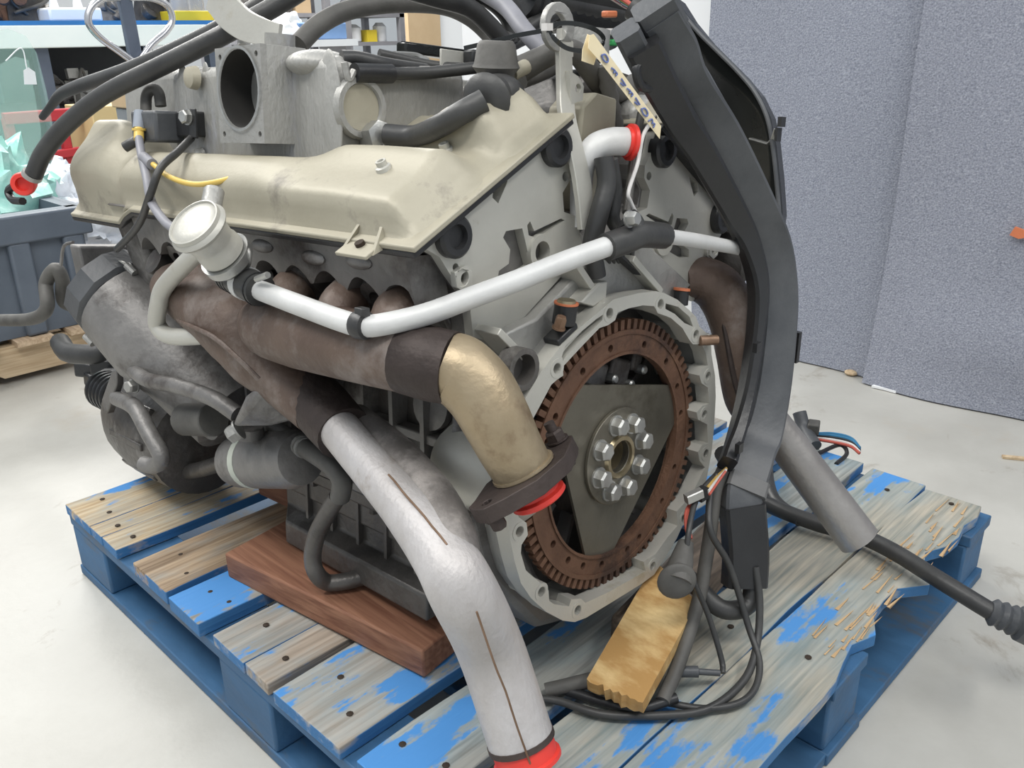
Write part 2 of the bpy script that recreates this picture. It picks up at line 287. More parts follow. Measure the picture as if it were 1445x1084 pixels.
# ============================================================ PALLET
pal = thing('pallet', 'worn blue painted wooden pallet carrying the engine', 'pallet', (.53, .58, 0))
W_, L_ = 1.055, 1.155; ZT = .14
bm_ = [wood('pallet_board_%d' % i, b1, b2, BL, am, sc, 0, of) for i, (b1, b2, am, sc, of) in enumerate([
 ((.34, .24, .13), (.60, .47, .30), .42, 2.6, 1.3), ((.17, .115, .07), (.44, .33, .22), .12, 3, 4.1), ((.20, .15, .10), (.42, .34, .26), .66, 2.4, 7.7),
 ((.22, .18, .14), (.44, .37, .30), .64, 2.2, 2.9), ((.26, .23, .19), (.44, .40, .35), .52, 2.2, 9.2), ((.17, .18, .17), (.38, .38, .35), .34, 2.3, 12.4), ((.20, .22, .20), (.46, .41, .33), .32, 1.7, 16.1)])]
def board(y0, y1, x0, x1, mt, z0=None, thick=.018, wob=.004, name='deck_board', label=None, ragged=0, seedv=0, tilt=0):
    """board along x with slightly uneven edges; ragged > 0 splinters the -y edge towards +x"""
    rnd = random.Random(seedv+int(y0*1000)); n = 26; z0 = ZT-.018 if z0 is None else z0; g = G(); lo = []; hi = []
    for i in range(n+1):
        x = x0+(x1-x0)*i/n
        lo.append((x+(rnd.uniform(-.002, .002) if i in (0, n) else 0), y0+wob*noise.noise(Vector((x*6, y0*9, 1)))+(rnd.uniform(-.2, 1)*ragged*max(0, (i/n-.42))*1.6 if ragged else 0)))
        hi.append((x, y1+wob*noise.noise(Vector((x*6, y1*9, 5)))))
    vs = []
    for (a, b) in zip(lo, hi):
        for z in (z0, z0+thick): vs += [(a[0], a[1], z+tilt*(a[1]-y0)), (b[0], b[1], z+tilt*(b[1]-y0))]
    fs = []
    for i in range(n):
        o = i*4; fs += [(o, o+4, o+5, o+1), (o+2, o+3, o+7, o+6), (o, o+2, o+6, o+4), (o+1, o+5, o+7, o+3)]
    fs += [(0, 1, 3, 2), (n*4, n*4+2, n*4+3, n*4+1)]
    g.add(vs, fs); return g.part(name, mt, pal, bevel=.0015, label=label)
def nail(x, y, z=ZT): G().lathe([(.004, 0), (.0045, .0012), (.002, .0018)], (x, y, z-.0004), (0, 0, 1), 8).part('nail_head', 'nail', pal)
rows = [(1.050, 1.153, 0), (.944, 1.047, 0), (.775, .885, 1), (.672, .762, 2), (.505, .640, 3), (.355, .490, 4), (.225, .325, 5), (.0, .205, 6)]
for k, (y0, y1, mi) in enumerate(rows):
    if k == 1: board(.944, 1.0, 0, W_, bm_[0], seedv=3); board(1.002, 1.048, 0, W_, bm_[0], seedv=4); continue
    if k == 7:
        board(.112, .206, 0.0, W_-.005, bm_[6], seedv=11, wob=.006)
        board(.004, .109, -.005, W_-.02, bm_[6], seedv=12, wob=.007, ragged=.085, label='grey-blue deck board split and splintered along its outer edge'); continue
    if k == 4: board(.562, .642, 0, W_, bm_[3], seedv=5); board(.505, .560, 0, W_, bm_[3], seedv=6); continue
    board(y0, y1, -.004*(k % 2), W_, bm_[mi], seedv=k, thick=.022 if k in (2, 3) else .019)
g = G()                                             # splinters standing off the broken outer board
for i in range(60):
    t = random.random(); x = .50+t*.50; y = .012+random.uniform(-.004, .05)*1.1; L = random.uniform(.02, .06); a = random.uniform(-.10, .10)
    g.add([(x, y, ZT+.001), (x, y+random.uniform(.002, .005), ZT+.001), (x+L*math.cos(a), y+L*math.sin(a)+.001, ZT+random.uniform(.001, .004)), (x+.3*L, y+.003, ZT-.010)], [(0, 2, 1), (0, 3, 2), (1, 2, 3), (0, 1, 3)])
sp = g.part('splinters', 'split', pal, label='raw tan splinters along the broken board'); sp['kind'] = 'stuff'
for x in (.05, .5, 1.0):
    for (y0, y1, mi) in rows:
        for q in (.25, .75): nail(x+random.uniform(-.02, .02), y0+(y1-y0)*q+random.uniform(-.01, .01), ZT+.003 if mi in (1, 2) else ZT+.001)
for x in (0.05, .53, 1.005):                       # stringer boards under the deck, blocks, bottom boards
    G().minmax((x-.048, 0.005, .102), (x+.048, L_-.004, .121)).part('stringer_board', 'bluep', pal, bevel=.002)
    for y in (.075, .58, 1.085):
        G().minmax((x-.047, y-.065, .019), (x+.047, y+.065, .102)).part('spacer_block', 'bluep', pal, bevel=.004)
    G().minmax((x-.048, .002, 0.001), (x+.048, L_, .019)).part('bottom_board', 'bluep', pal, bevel=.002)
for y in (.055, 1.10): G().minmax((.1, y-.05, .001), (.956, y+.05, .0185)).part('bottom_board', 'bluep', pal, bevel=.002)
for x in (.29, .77): G().minmax((x-.05, .11, .001), (x+.05, 1.045, .0185)).part('bottom_board', 'bluep', pal, bevel=.002)

# timbers under the engine
def obox(c, size, rz, ry=0, rx=0): return G().box(c, size, Matrix.Rotation(rz, 3, 'Z') @ Matrix.Rotation(rx, 3, 'X') @ Matrix.Rotation(ry, 3, 'Y'))
a = Vector((.135, .369)); b = Vector((.080, .745)); d = (b-a).normalized(); nrm = Vector((d.y, -d.x)); mid = (a+b)/2+nrm*.072
ang = math.atan2(d.y, d.x)-PI/2
tm = obox((mid.x, mid.y, .1635), (.144, (b-a).length, .041), ang).top('timber_block', 'redwood', 'reddish-brown timber plank under the oil pan', 'timber', bevel=.003)
obox((.50, .235, .162), (.30, .075, .040), .15).top('timber_block', 'timber', 'dark timber block under the pale strand-board offcut', 'timber', bevel=.006)
obox((.30, .86, .18), (.10, .16, .075), .1).top('timber_block', 'redwood', 'dark red timber block under the front of the engine', 'timber', bevel=.004)
# strand-board offcut lying across the dark block, broken near end
q = [WP(828, 958, 'z', .185), WP(908, 990, 'z', .185), WP(984, 850, 'z', .215), WP(925, 792, 'z', .218)]
g = G(); n = 14; vs = []
for i in range(n+1):
    t = i/n; A = q[0].lerp(q[1], t); B = q[3].lerp(q[2], t); dirn = (A-B).normalized(); A = A+dirn*(.008*noise.noise(Vector((i*1.7, 0, 2)))+.003*(i % 2))
    vs += [A, B, A-Vector((0, 0, .018))-dirn*.006*random.random(), B-Vector((0, 0, .018))]
for i in range(n): o = i*4; g.add([], []); g.f += [(o, o+4, o+5, o+1), (o+2, o+3, o+7, o+6), (o, o+2, o+6, o+4), (o+1, o+5, o+7, o+3)]
g.f += [(0, 1, 3, 2), (n*4, n*4+2, n*4+3, n*4+1)]; g.v = [Vector(v) for v in vs]
g.top('strand_board_offcut', 'osb', 'golden strand-board offcut propped beside the bell housing', 'board')

# ============================================================ ENGINE
eng = thing('engine', 'used V8 car engine with beige cam covers leaning on a blue pallet', 'engine', (0, 0, 0))
eb = Vector((0, .36, -.20)); eng.location = E2W(eb); eng.rotation_euler = ME.to_euler(); eng['_o'] = list(eb)

# --- block: V section with ribs
sec = [(-.225, .19), (-.10, .24), (0, .16), (.10, .24), (.225, .19), (.185, .13), (.15, .06), (.155, -.02), (.16, -.09), (-.16, -.09), (-.155, -.02), (-.15, .06), (-.185, .13)]
blk = G().plate_y([sec], .06, .70).part('engine_block', 'dark', eng, bevel=.004)
for i in range(11):
    y = .09+.057*i; G().add([(-.150, y, .13), (-.150, y+.007, .13), (-.176, y+.007, .10), (-.176, y, .10), (-.150, y, -.085), (-.150, y+.007, -.085), (-.171, y+.007, -.085), (-.171, y, -.085)], [(0, 1, 2, 3), (4, 7, 6, 5), (0, 3, 7, 4), (1, 5, 6, 2), (3, 2, 6, 7), (0, 4, 5, 1)]).part('rib', 'mid', blk)
for (z, nm) in ((.015, 'rib'), (-.085, 'rib')): G().minmax((-.170, .07, z), (-.15, .68, z+.012)).part(nm, 'mid', blk, bevel=.002)
for i in range(4): G().lathe([(.03, 0), (.03, .010), (.022, .012)], (-.152, .15+i*.14, .06), (-1, 0, .1), 20).part('core_plug', 'mid', blk)

# --- oil pan
g = G(); sec0 = [(-.165, .10), (.165, .10), (.165, .69), (-.165, .69)]
g.minmax((-.166, .10, -.105), (.166, .69, -.085)).minmax((-.155, .11, -.14), (.155, .67, -.105))
A4 = [(-.150, .13), (.15, .13), (.15, .49), (-.150, .49)]; B4 = [(-.176, .14), (.15, .16), (.15, .45), (-.176, .455)]
g.add([(x, y, -.12) for x, y in A4]+[(x, y, -.165) for x, y in A4]+[(x, y, -.178) for x, y in B4]+[(x, y, -.212 if x < 0 else -.185) for x, y in B4], [(i*4+k, i*4+(k+1) % 4, (i+1)*4+(k+1) % 4, (i+1)*4+k) for i in range(3) for k in range(4)]+[(3, 2, 1, 0), (12, 13, 14, 15)])
pan = g.part('oil_pan', 'dark', eng, bevel=.009, seg=3)
for i in range(9):
    y = .13+.068*i; G().hexbolt((-.158, y, -.103), (0, 0, -1), .006, .008).part('pan_bolt', 'dark', pan)
for i in range(5): G().minmax((-.158, .18+.06*i, -.17), (-.14, .186+.06*i, -.10)).part('rib', 'dark', pan)
# --- rear casting of the bell housing
outer = PL([(742, 562), (759, 532), (794, 485), (822, 459), (851, 435), (865, 423), (879, 419), (900, 414), (926, 411), (938, 414), (956, 423), (973, 438), (982, 447), (987, 461), (1003, 476), (1004, 500), (1009, 530), (1010, 560), (1008, 600), (1004, 640), (997, 677), (985, 700), (966, 736), (955, 760), (940, 785), (923, 811), (907, 823), (865, 849), (827, 872), (811, 878), (794, 876), (770, 863), (749, 844), (735, 823), (726, 792), (720, 762), (714, 715), (716, 660), (725, 605)], -.02)
inner = PL([(736, 620), (755, 586), (778, 543), (786, 536), (795, 530), (794, 518), (818, 492), (846, 463), (858, 459), (868, 452), (872, 441), (888, 435), (907, 431), (923, 432), (928, 442), (940, 446), (947, 449), (963, 463), (973, 480), (978, 486), (990, 486), (996, 499), (999, 516), (991, 520), (987, 530), (990, 541), (999, 547), (1001, 570), (991, 573), (983, 582), (985, 592), (998, 599), (999, 625), (991, 628), (985, 638), (987, 650), (995, 660), (975, 700), (955, 722), (956, 742), (943, 757), (925, 782), (908, 793), (911, 806), (860, 835), (826, 851), (820, 845), (806, 846), (803, 856), (782, 853), (775, 848), (774, 833), (762, 822), (750, 812), (742, 805), (735, 781), (736, 769), (745, 755), (743, 738), (732, 730), (726, 715), (728, 660)], -.02)
bolts_px = [(860, 442), (932, 429), (786, 520), (982, 472), (999, 531), (994, 585), (996, 640), (733, 750), (764, 835), (815, 861), (921, 799), (965, 731)]
slots = [[(793, 503), (798, 488), (818, 470), (842, 450), (851, 444), (850, 452), (836, 466), (816, 484), (800, 502), (795, 510)], [(939, 428), (957, 433), (973, 447), (978, 461), (966, 456), (952, 443), (939, 436)]]
holes = [circ(*[(p.x, p.z) for p in [EP(b0, b1, 'y', -.02)]][0], .0058, 10) for b0, b1 in bolts_px]
bh = G().plate_y([outer, inner]+holes+[PL(s_, -.02) for s_ in slots], -.02, .0).part('bell_housing', 'aluw', eng, label='pale machined bell housing rim with bolt holes')
def ringwall(o, y0, y1, k0=1, k1=1, th=.92):
    g = G(); n = len(o); vs = []
    for y, k in ((y0, k0), (y1, k1)):
        for (x, z) in o: vs.append((x*k, y, z*k))
    for y, k in ((y1, k1*th), (y0, k0*th)):
        for (x, z) in o: vs.append((x*k, y, z*k))
    return g.add(vs, [(j*n+i, j*n+(i+1) % n, ((j+1) % 4)*n+(i+1) % n, ((j+1) % 4)*n+i) for j in range(4) for i in range(n)])
ringwall(outer, 0.0, .075, .995, .95, .975).part('housing_wall', 'alu', bh)
for b0, b1 in bolts_px:
    p = EP(b0, b1, 'y', -.02); r_ = math.hypot(p.x, p.z); c_ = (p.x*.985, -.0195, p.z*.985)
    g = G(); n = 16; vs = [(p.x+rr*math.cos(2*PI*k/n), y, p.z+rr*math.sin(2*PI*k/n)) for (rr, y) in ((.0062, -.0205), (.0105, -.0205), (.0125, .06), (.0062, .03)) for k in range(n)]
    g.add(vs, [(j*n+i, j*n+(i+1) % n, (j+1)*n+(i+1) % n, (j+1)*n+i) for j in range(3) for i in range(n)]).part('bolt_boss', 'aluw', bh)
G().plate_y([[(x*.96, z*.96) for x, z in outer]], .055, .075).part('housing_floor', 'dark', bh)
for k in range(12):                                # cast ribs on the floor of the housing, seen through the flexplate openings
    a_ = 2*PI*k/12+.2; G().box((.12*math.cos(a_), .046, .12*math.sin(a_)), (.07, .02, .006), Matrix.Rotation(-a_, 3, 'Y')).part('rib', 'mid', bh)
for (bx, bz, sx, sz) in ((-.015, .098, .05, .03), (.035, .092, .04, .035), (-.05, .09, .02, .02), (.07, .10, .02, .025)):
    G().box((bx, .038, bz), (sx, .03, sz), Matrix.Rotation(.3, 3, 'Y')).part('seal_carrier', M['mid'], bh, bevel=.004)
for (bx, bz) in ((-.022, .082), (.015, .088), (-.055, .085), (.05, .075), (.075, .09), (.10, -.045), (-.075, -.10)):
    G().lathe([(.006, 0), (.006, .012), (.004, .014)], (bx, .028, bz), (0, -1, 0), 10).part('bolt', 'bolt', bh)
for (t0, t1) in ((.16, .62),):                     # ribbed inner floor at the bottom
    for k in range(9):
        A_ = EP(835, 850, 'y', .01).lerp(EP(915, 800, 'y', .01), k/9); G().box((A_.x, .02, A_.z+.001), (.006, .05, .006)).part('rib', 'aluw', bh)

# --- flexplate with starter ring
fl = None
def arcpoly(r, chords, n=96):
    pts = []
    for k in range(n):
        a_ = 2*PI*k/n; rr = r
        for ca, dist in chords:
            c_ = math.cos(a_-ca)
            if c_ > .05: rr = min(rr, dist/c_)
        pts.append((rr*math.cos(a_), rr*math.sin(a_)))
    return pts
ch = [(math.radians(a_), .086) for a_ in (80, 200, 320)]
nteeth = 80; op = []
for k in range(nteeth):
    a_ = 2*PI*k/nteeth; w_ = 2*PI/nteeth
    for (da, r_) in ((0, .1655), (.5, .1655), (.54, .1525), (.96, .1525)): op.append((r_*math.cos(a_+w_*da), r_*math.sin(a_+w_*da)))
ringh = [circ(.137*math.cos(math.radians(a_)), .137*math.sin(math.radians(a_)), .0046, 12) for a_ in (28, 11, -65, -76, -98, -114, 148, 160, 48, 72, 100, 122, 190, 215, 232, -40, -20)]
rg = G().plate_y([op, circ(0, 0, .1255, 72)]+ringh, -.004, .008).part('starter_ring', 'rust', eng, label='rusty toothed starter ring')
ringwall(circ(0, 0, .1535, 72), -.0055, -.003, 1, 1, .965).part('ring_lip', 'rust', rg)
ringwall(circ(0, 0, .1275, 72), -.006, .004, 1, 1, .975).part('ring_lip', 'rust', rg)
fp = G().plate_y([arcpoly(.127, ch), circ(0, 0, .020, 20)], -.002, .002).part('flexplate', 'flex', eng, label='olive grey three-lobed flexplate')
G().plate_y([circ(0, 0, .060, 40), circ(0, 0, .020, 20)], -.007, -.002).part('hub_plate', 'flex', fp, bevel=.001)
g = G(); n = 24; vs = [(rr*math.cos(2*PI*k/n), y, rr*math.sin(2*PI*k/n)) for (rr, y) in ((.028, -.007), (.026, -.011), (.021, -.011), (.019, .02)) for k in range(n)]
g.add(vs, [(j*n+i, j*n+(i+1) % n, (j+1)*n+(i+1) % n, (j+1)*n+i) for j in range(3) for i in range(n)]).part('pilot_bore', 'brass', fp)
G().lathe([(.019, 0), (.019, .002)], (0, .02, 0), (0, 1, 0), 20).part('crank_end', 'void', fp)
for a_ in (105, 60, 17, -27, -72, -115, -157, 156):
    a_ = math.radians(a_); G().hexbolt((.0425*math.cos(a_), -.007, .0425*math.sin(a_)), (0, -1, 0), .0112, .0125).part('crank_bolt', 'bolt', fp)

# --- upper rear of the block: webs, ledges, sensors, between heads and bell housing
dk = G()
dk.plate_y([PL([(745, 560), (690, 470), (740, 446), (800, 385), (830, 330), (900, 345), (960, 400), (935, 420), (880, 425), (830, 460), (790, 500), (762, 535)], .03)], .012, .08)
rb = dk.part('rear_deck', 'alu', eng, bevel=.003)
def web(p, q_, y0, y1, th=.008, m='aluw', par=None, nm='web'):
    A = EP(p[0], p[1], 'y', y0); B = EP(q_[0], q_[1], 'y', y0); d_ = Vector((B.x-A.x, 0, B.z-A.z)).normalized(); nn = Vector((-d_.z, 0, d_.x))*th/2
    vs = []
    for P_ in (A, B):
        for s_ in (-1, 1):
            for y in (y0, y1): v = P_+nn*s_; vs.append((v.x, y, v.z))
    return G().add(vs, [(0, 1, 3, 2), (4, 6, 7, 5), (0, 4, 5, 1), (2, 3, 7, 6), (0, 2, 6, 4), (1, 5, 7, 3)]).part(nm, m, par or rb, bevel=.001)
web((815, 372), (850, 425), -.005, .03); web((895, 365), (935, 412), -.005, .03); web((705, 468), (765, 530), -.005, .03)
web((790, 500), (855, 428), -.015, .02, .004); web((760, 545), (745, 520), -.01, .03, .005)
web((860, 345), (930, 408), .0, .03, .004, 'black')
G().plate_y([PL([(830, 432), (848, 420), (850, 395), (838, 398), (812, 426)], .0)], -.008, .03).part('ledge', 'aluw', rb, bevel=.002)
G().plate_y([PL([(735, 570), (725, 545), (745, 528), (765, 533)], -.0)], -.01, .03).part('ledge', 'alu', rb, bevel=.003)
G().lathe([(.022, 0), (.022, .02), (.016, .02), (.014, .004)], EP(720, 517, 'y', .0), (0, -1, 0), 20).part('boss', 'dark', rb)
c0 = EP(795, 458, 'y', -.008); sn = G().tube([tuple(c0), tuple(c0+Vector((.001, -.002, .022)))], .0125, 16).part('crank_sensor', 'black', eng, bevel=.001)
G().lathe([(.0132, 0), (.0132, .0018), (.009, .0018), (.008, .001)], c0+Vector((.001, -.002, .022)), (0, -.1, 1), 18).part('copper_ring', 'orange', sn)
G().lathe([(.0105, 0), (.0095, .004)], c0+Vector((.001, -.002, .0225)), (0, -.1, 1), 14).part('sensor_top', 'brass', sn)
G().box(EP(791, 470, 'y', -.008), (.034, .022, .008), Matrix.Rotation(-.5, 3, 'Y')).part('sensor_foot', 'black', sn, bevel=.002)
G().hexbolt(EP(788, 464, 'y', -.018), (0, -.3, 1), .0062, .012).part('sensor_bolt', 'boltb', sn)
c1 = EP(962, 410, 'y', 0.0); sn = G().tube([tuple(c1-Vector((0, 0, .018))), tuple(c1)], .009, 14).part('sensor', 'black', eng); G().lathe([(.0105, 0), (.0105, .003)], c1, (0.1, 0, 1), 16).part('copper_ring', 'orange', sn)
c2 = EP(994, 479, 'y', -.02); G().tube([tuple(c2+Vector((-.012, 0, 0))), tuple(c2+Vector((.010, -.012, 0)))], .0065, 12).part('dowel', 'boltb', eng)
# starter bulge on the left of the housing
G().sphere(EP(690, 665, 'y', .05), (.058, .075, .062), 24, 16).part('starter_bulge', 'aluw', eng)
G().plate_y([PL([(700, 700), (742, 800), (790, 868), (745, 880), (660, 800), (640, 720)], .04)], .02, .14).part('housing_skirt', 'mid', eng, bevel=.01)

# --- cylinder heads
hp = [(576, 347), (600, 330), (640, 297), (679, 264), (700, 250), (716, 232), (745, 210), (772, 190), (792, 170), (797, 213), (805, 232), (804, 252), (792, 272), (794, 299), (811, 305), (820, 345), (790, 390), (739, 446), (715, 462), (684, 480), (666, 476), (662, 440), (664, 414), (652, 413), (644, 402), (632, 385), (618, 362), (600, 352)]
HL = PL(hp, .03); HR = [(-x, z) for x, z in reversed(HL)]
def hole_at(px, py, r, n=12): p_ = EP(px, py, 'y', .03); return circ(p_.x, p_.z, r, n)
def head(poly, sgn, nm_label):
    s_ = lambda L: L if sgn > 0 else [(-x, z) for x, z in reversed(L)]
    pocket1 = s_(PL([(708, 335), (712, 326), (735, 322), (742, 352), (748, 375), (722, 392), (700, 396), (702, 382), (716, 372), (718, 352)], .03))
    pocket2 = s_(PL([(694, 263), (715, 251), (713, 259), (701, 287), (693, 279)], .03))
    pocket3 = s_(PL([(742, 318), (746, 312), (752, 326), (790, 308), (795, 311), (757, 336), (744, 332)], .03))
    hl = [s_(hole_at(*t)) for t in ((622, 351, .005), (641, 377, .004), (790, 214, .005), (796, 249, .005), (651, 392, .0085), (760, 355, .0135))]
    hd = G().plate_y([poly, pocket1, pocket2, pocket3]+hl, .028, .040).part('cylinder_head_face', 'aluw', eng, label='pale machined rear face of the %s cylinder head' % nm_label)
    G().plate_y([[(x*.995, z) for x, z in poly]], .0405, .70).part('cylinder_head', 'mid', eng, bevel=.003)
    for (px, py, r0, r1) in ((760, 355, .0115, .019), (651, 392, .0062, .0125)):
        p_ = EP(px, py, 'y', .03); x = p_.x*sgn; n = 20; vs = [(x+rr*math.cos(2*PI*k/n), y, p_.z+rr*math.sin(2*PI*k/n)) for (rr, y) in ((r0, .036), (r0, .024), (r1, .024), (r1, .030)) for k in range(n)]
        G().add(vs, [(j*n+i, j*n+(i+1) % n, (j+1)*n+(i+1) % n, (j+1)*n+i) for j in range(3) for i in range(n)]).part('bolt_boss', 'aluw', hd)
    ear = G().plate_y([s_(PL([(640, 384), (652, 378), (664, 382), (665, 402), (654, 412), (643, 406)], .024)), s_(circ(EP(651, 392, 'y', .024).x, EP(651, 392, 'y', .024).z, .0085, 12))], .022, .030).part('lug', 'aluw', hd, bevel=.001)
    # half-moon rubber plugs under the gasket
    for (px, py) in ((634, 333), (779, 207)):
        p_ = EP(px, py, 'y', .03); x = p_.x*sgn
        pl = G().lathe([(.021, 0), (.021, .012), (.018, .015), (.012, .015), (.011, .009)], (x, .032, p_.z), (0, -1, 0), 26).part('camshaft_plug', 'black', eng)
    # cam cover as a shaped sheet over two cam lobes
    o_ = Vector((-.296, 0, .262)); sd = Vector((.864, 0, .503)); nd = Vector((-.503, 0, .864)); wd = .243
    LV = .80
    def sm_(x, a_, b_): x = min(1, max(0, (x-a_)/(b_-a_))); return x*x*(3-2*x)
    def H(u, v):
        e_ = sm_(v, .006, .034); e2 = 1-sm_(v, LV-.05, LV-.002)
        def bump(u0, w0, h0, p_=6): return h0*math.exp(-(abs(u-u0)/w0)**p_)
        front = sm_(v, .60, .66); midz = sm_(v, .17, .27)*(1-sm_(v, .60, .68)); deep = sm_(v, .02, .14)
        lo = bump(.056, .058, .034+.004*deep, 6)*(1-midz)+bump(.046, .044, .036, 4)*midz+front*bump(.075, .07, .034, 4)
        up = bump(.198, .047, .036+.010*sm_(v, .01, .05)-.036*sm_(v, .07, .17), 6)*(1-.9*midz)
        mdl = bump(.128, .045, .016, 3)*(1-midz)+.012*midz*(1 if u > .05 else u/.05)
        s1 = sm_(u, .004, .020); s2 = 1-sm_(u, wd-.016, wd-.003)
        return .003+(lo*s1+up*s2+mdl)*(.04+.96*e_*e2)
    def DR(u, v): return -.024*sm_(v, .585, .625)*max(0, 1-u/.09)
    nu, nv = 54, 90; vs = []; g = G()
    for j in range(nv+1):
        v = LV*j/nv
        for i in range(nu+1):
            u = wd*i/nu; dr = DR(u, v)   # the lower edge steps down over the timing case
            base = o_+sd*(u)+nd*(dr); p_ = base+nd*H(u, v); yy = .018+v*1.03; vs.append((p_.x*sgn, yy, p_.z))
    g.add(vs, [(j*(nu+1)+i, j*(nu+1)+i+1, (j+1)*(nu+1)+i+1, (j+1)*(nu+1)+i) for j in range(nv) for i in range(nu)])
    cv = g.part('cam_cover', 'cover', eng, ang=50, label='champagne painted cam cover on the %s bank' % nm_label)
    sm = cv.modifiers.new('thick', 'SOLIDIFY'); sm.thickness = .005; sm.offset = -1 if sgn > 0 else 1
    # flange lip + black gasket strip running round the lower edge
    lip = []; 
    for (th_, hh, mt, nm_, yy0) in ((.010, (-.001, .005), 'cover', 'cover_flange', .012), (.004, (-.008, -.001), 'black', 'gasket', .016)):
        g = G(); vs = []; ks = [(k/24*(LV*1.03+.004)) for k in range(25)]
        for k_1 in ks:
            v = k_1/1.03; y = yy0+k_1
            for (u, h) in ((-.004, hh[0]), (-.004, hh[1]), (wd+.003, hh[1]), (wd+.003, hh[0])):
                p_ = o_+sd*u+nd*(h+DR(u, v)); vs.append((p_.x*sgn, y, p_.z))
        g.add(vs, [(i*4+k, i*4+(k+1) % 4, (i+1)*4+(k+1) % 4, (i+1)*4+k) for i in range(24) for k in range(4)]+[(3, 2, 1, 0), tuple(96+k for k in range(4))])
        g.part(nm_, mt, cv, bevel=.0015)
    for (u, v) in ((.10, .30), (.066, .085), (.138, .075), (.134, .16)):
        p_ = o_+sd*u+nd*(H(u, v)+.000); n2 = Vector((nd.x*sgn, 0, nd.z)); q0 = Vector((p_.x*sgn, .018+v*1.03, p_.z))
        G().lathe([(.009, -.004), (.008, .003), (.0055, .004), (.0055, .009), (.0035, .009), (.003, .005)], q0, n2, 14).part('cover_bolt', 'aluw', cv)
    # rear bracket lug on the flange
    p_ = o_+sd*.0+nd*.004; q0 = Vector((p_.x*sgn, .085, p_.z)); R_ = Matrix.Rotation(-sgn*.53, 3, 'Y')
    for dy in (-.024, .024):
        G().add([(q0.x-.012*sgn, q0.y+dy-.002, q0.z-.012), (q0.x-.012*sgn, q0.y+dy+.002, q0.z-.012), (q0.x+.018*sgn, q0.y+dy*.5+.002, q0.z+.034), (q0.x+.018*sgn, q0.y+dy*.5-.002, q0.z+.034), (q0.x+.02*sgn, q0.y+dy, q0.z), (q0.x+.02*sgn, q0.y+dy+.002*1, q0.z-.001)], [(0, 1, 2, 3), (0, 3, 4), (1, 5, 2), (3, 2, 5, 4), (0, 4, 5, 1)]).part('lug_rib', 'cover', cv)
    lg = G().box((q0.x-.006*sgn, q0.y, q0.z-.007), (.030, .048, .004), R_).part('mounting_lug', 'cover', cv, bevel=.001)
    G().lathe([(.005, 0), (.005, .005)], (q0.x-.006*sgn, q0.y, q0.z-.006), nd if sgn > 0 else Vector((.503, 0, .864)), 10).part('stud', 'nail', cv)
    return cv
cvL = head(HL, 1, 'left'); cvR = head(HR, -1, 'right')
# exhaust side of the left head: scalloped plug wells and port bosses
for i in range(4):
    y = .12+i*.145
    G().lathe([(.034, 0), (.030, .020), (.018, .020), (.016, .004)], (-.236, y, .205), (-.80, 0, -.60), 20).part('exhaust_port', 'dark', eng)
    G().tube([(-.225, y+.07, .17), (-.262, y+.07, .19)], .019, 14).part('plug_well', 'dark', eng)

top_ = [(.045, .252), (.045, .205)]; n = 96
for k in range(n+1):
    y = .05+.58*k/n; top_.append((y, .199+.024*abs(math.sin((y-.035)*PI/.0605))**.7+.003*noise.noise(Vector((y*40, 0, 0)))))
top_ += [(.635, .205), (.635, .252)]
G().prism([top_], lambda a, b, t: (-.284+.045*t+(.252-b)*.25, a, b)).part('head_side_wall', 'mid', eng, bevel=.002)
for (y, z) in ((.12, .240), (.20, .236), (.30, .240), (.40, .236), (.50, .240)): G().sphere((-.281, y, z), (.006, .022, .008), 14, 8).part('casting_rib', 'mid', eng)

# --- front end: timing case, pulleys, accessories
G().plate_y([[(-.26, .25), (-.09, .37), (0, .30), (.09, .37), (.26, .25), (.2, .05), (.15, -.12), (-.15, -.12), (-.2, .05)]], .70, .765).part('timing_case', 'dark', eng, bevel=.01)
G().plate_y([PL([(100, 345), (175, 345), (168, 385), (130, 420), (112, 400)], .93)], .90, .94).part('front_bracket', 'mid', eng, bevel=.004)
G().lathe([(.011, 0), (.011, .008), (.006, .008), (.005, .001)], EP(173, 378, 'x', -.24), (-1, -.6, .2), 16).part('tapped_boss', 'aluw', eng)
A_ = EP(172, 425, 'x', -.235); B_ = EP(330, 585, 'x', -.17); ax = (B_-A_).normalized(); LB = (B_-A_).length
hs = G().lathe([(.052, 0), (.074, .006), (.076, .03)]+[(.078, .06), (.080, .10), (.070, .16), (.066, LB), (.03, LB+.02)], A_, ax, 32).part('pump_housing', 'mid', eng)
G().lathe([(.060, -.048), (.072, -.042), (.075, -.006), (.068, .0)], A_, ax, 12).part('pump_cover', 'blackd', hs, ang=20, label='black faceted end cover')
for a_ in (0, 1.2, 2.6, 4): 
    u_ = ax.orthogonal().normalized(); q0 = Matrix.Rotation(a_, 3, ax) @ u_
    G().tube([tuple(A_+q0*.078), tuple(A_+q0*.078+ax*.02)], .006, 10).part('clip', 'alu', hs)
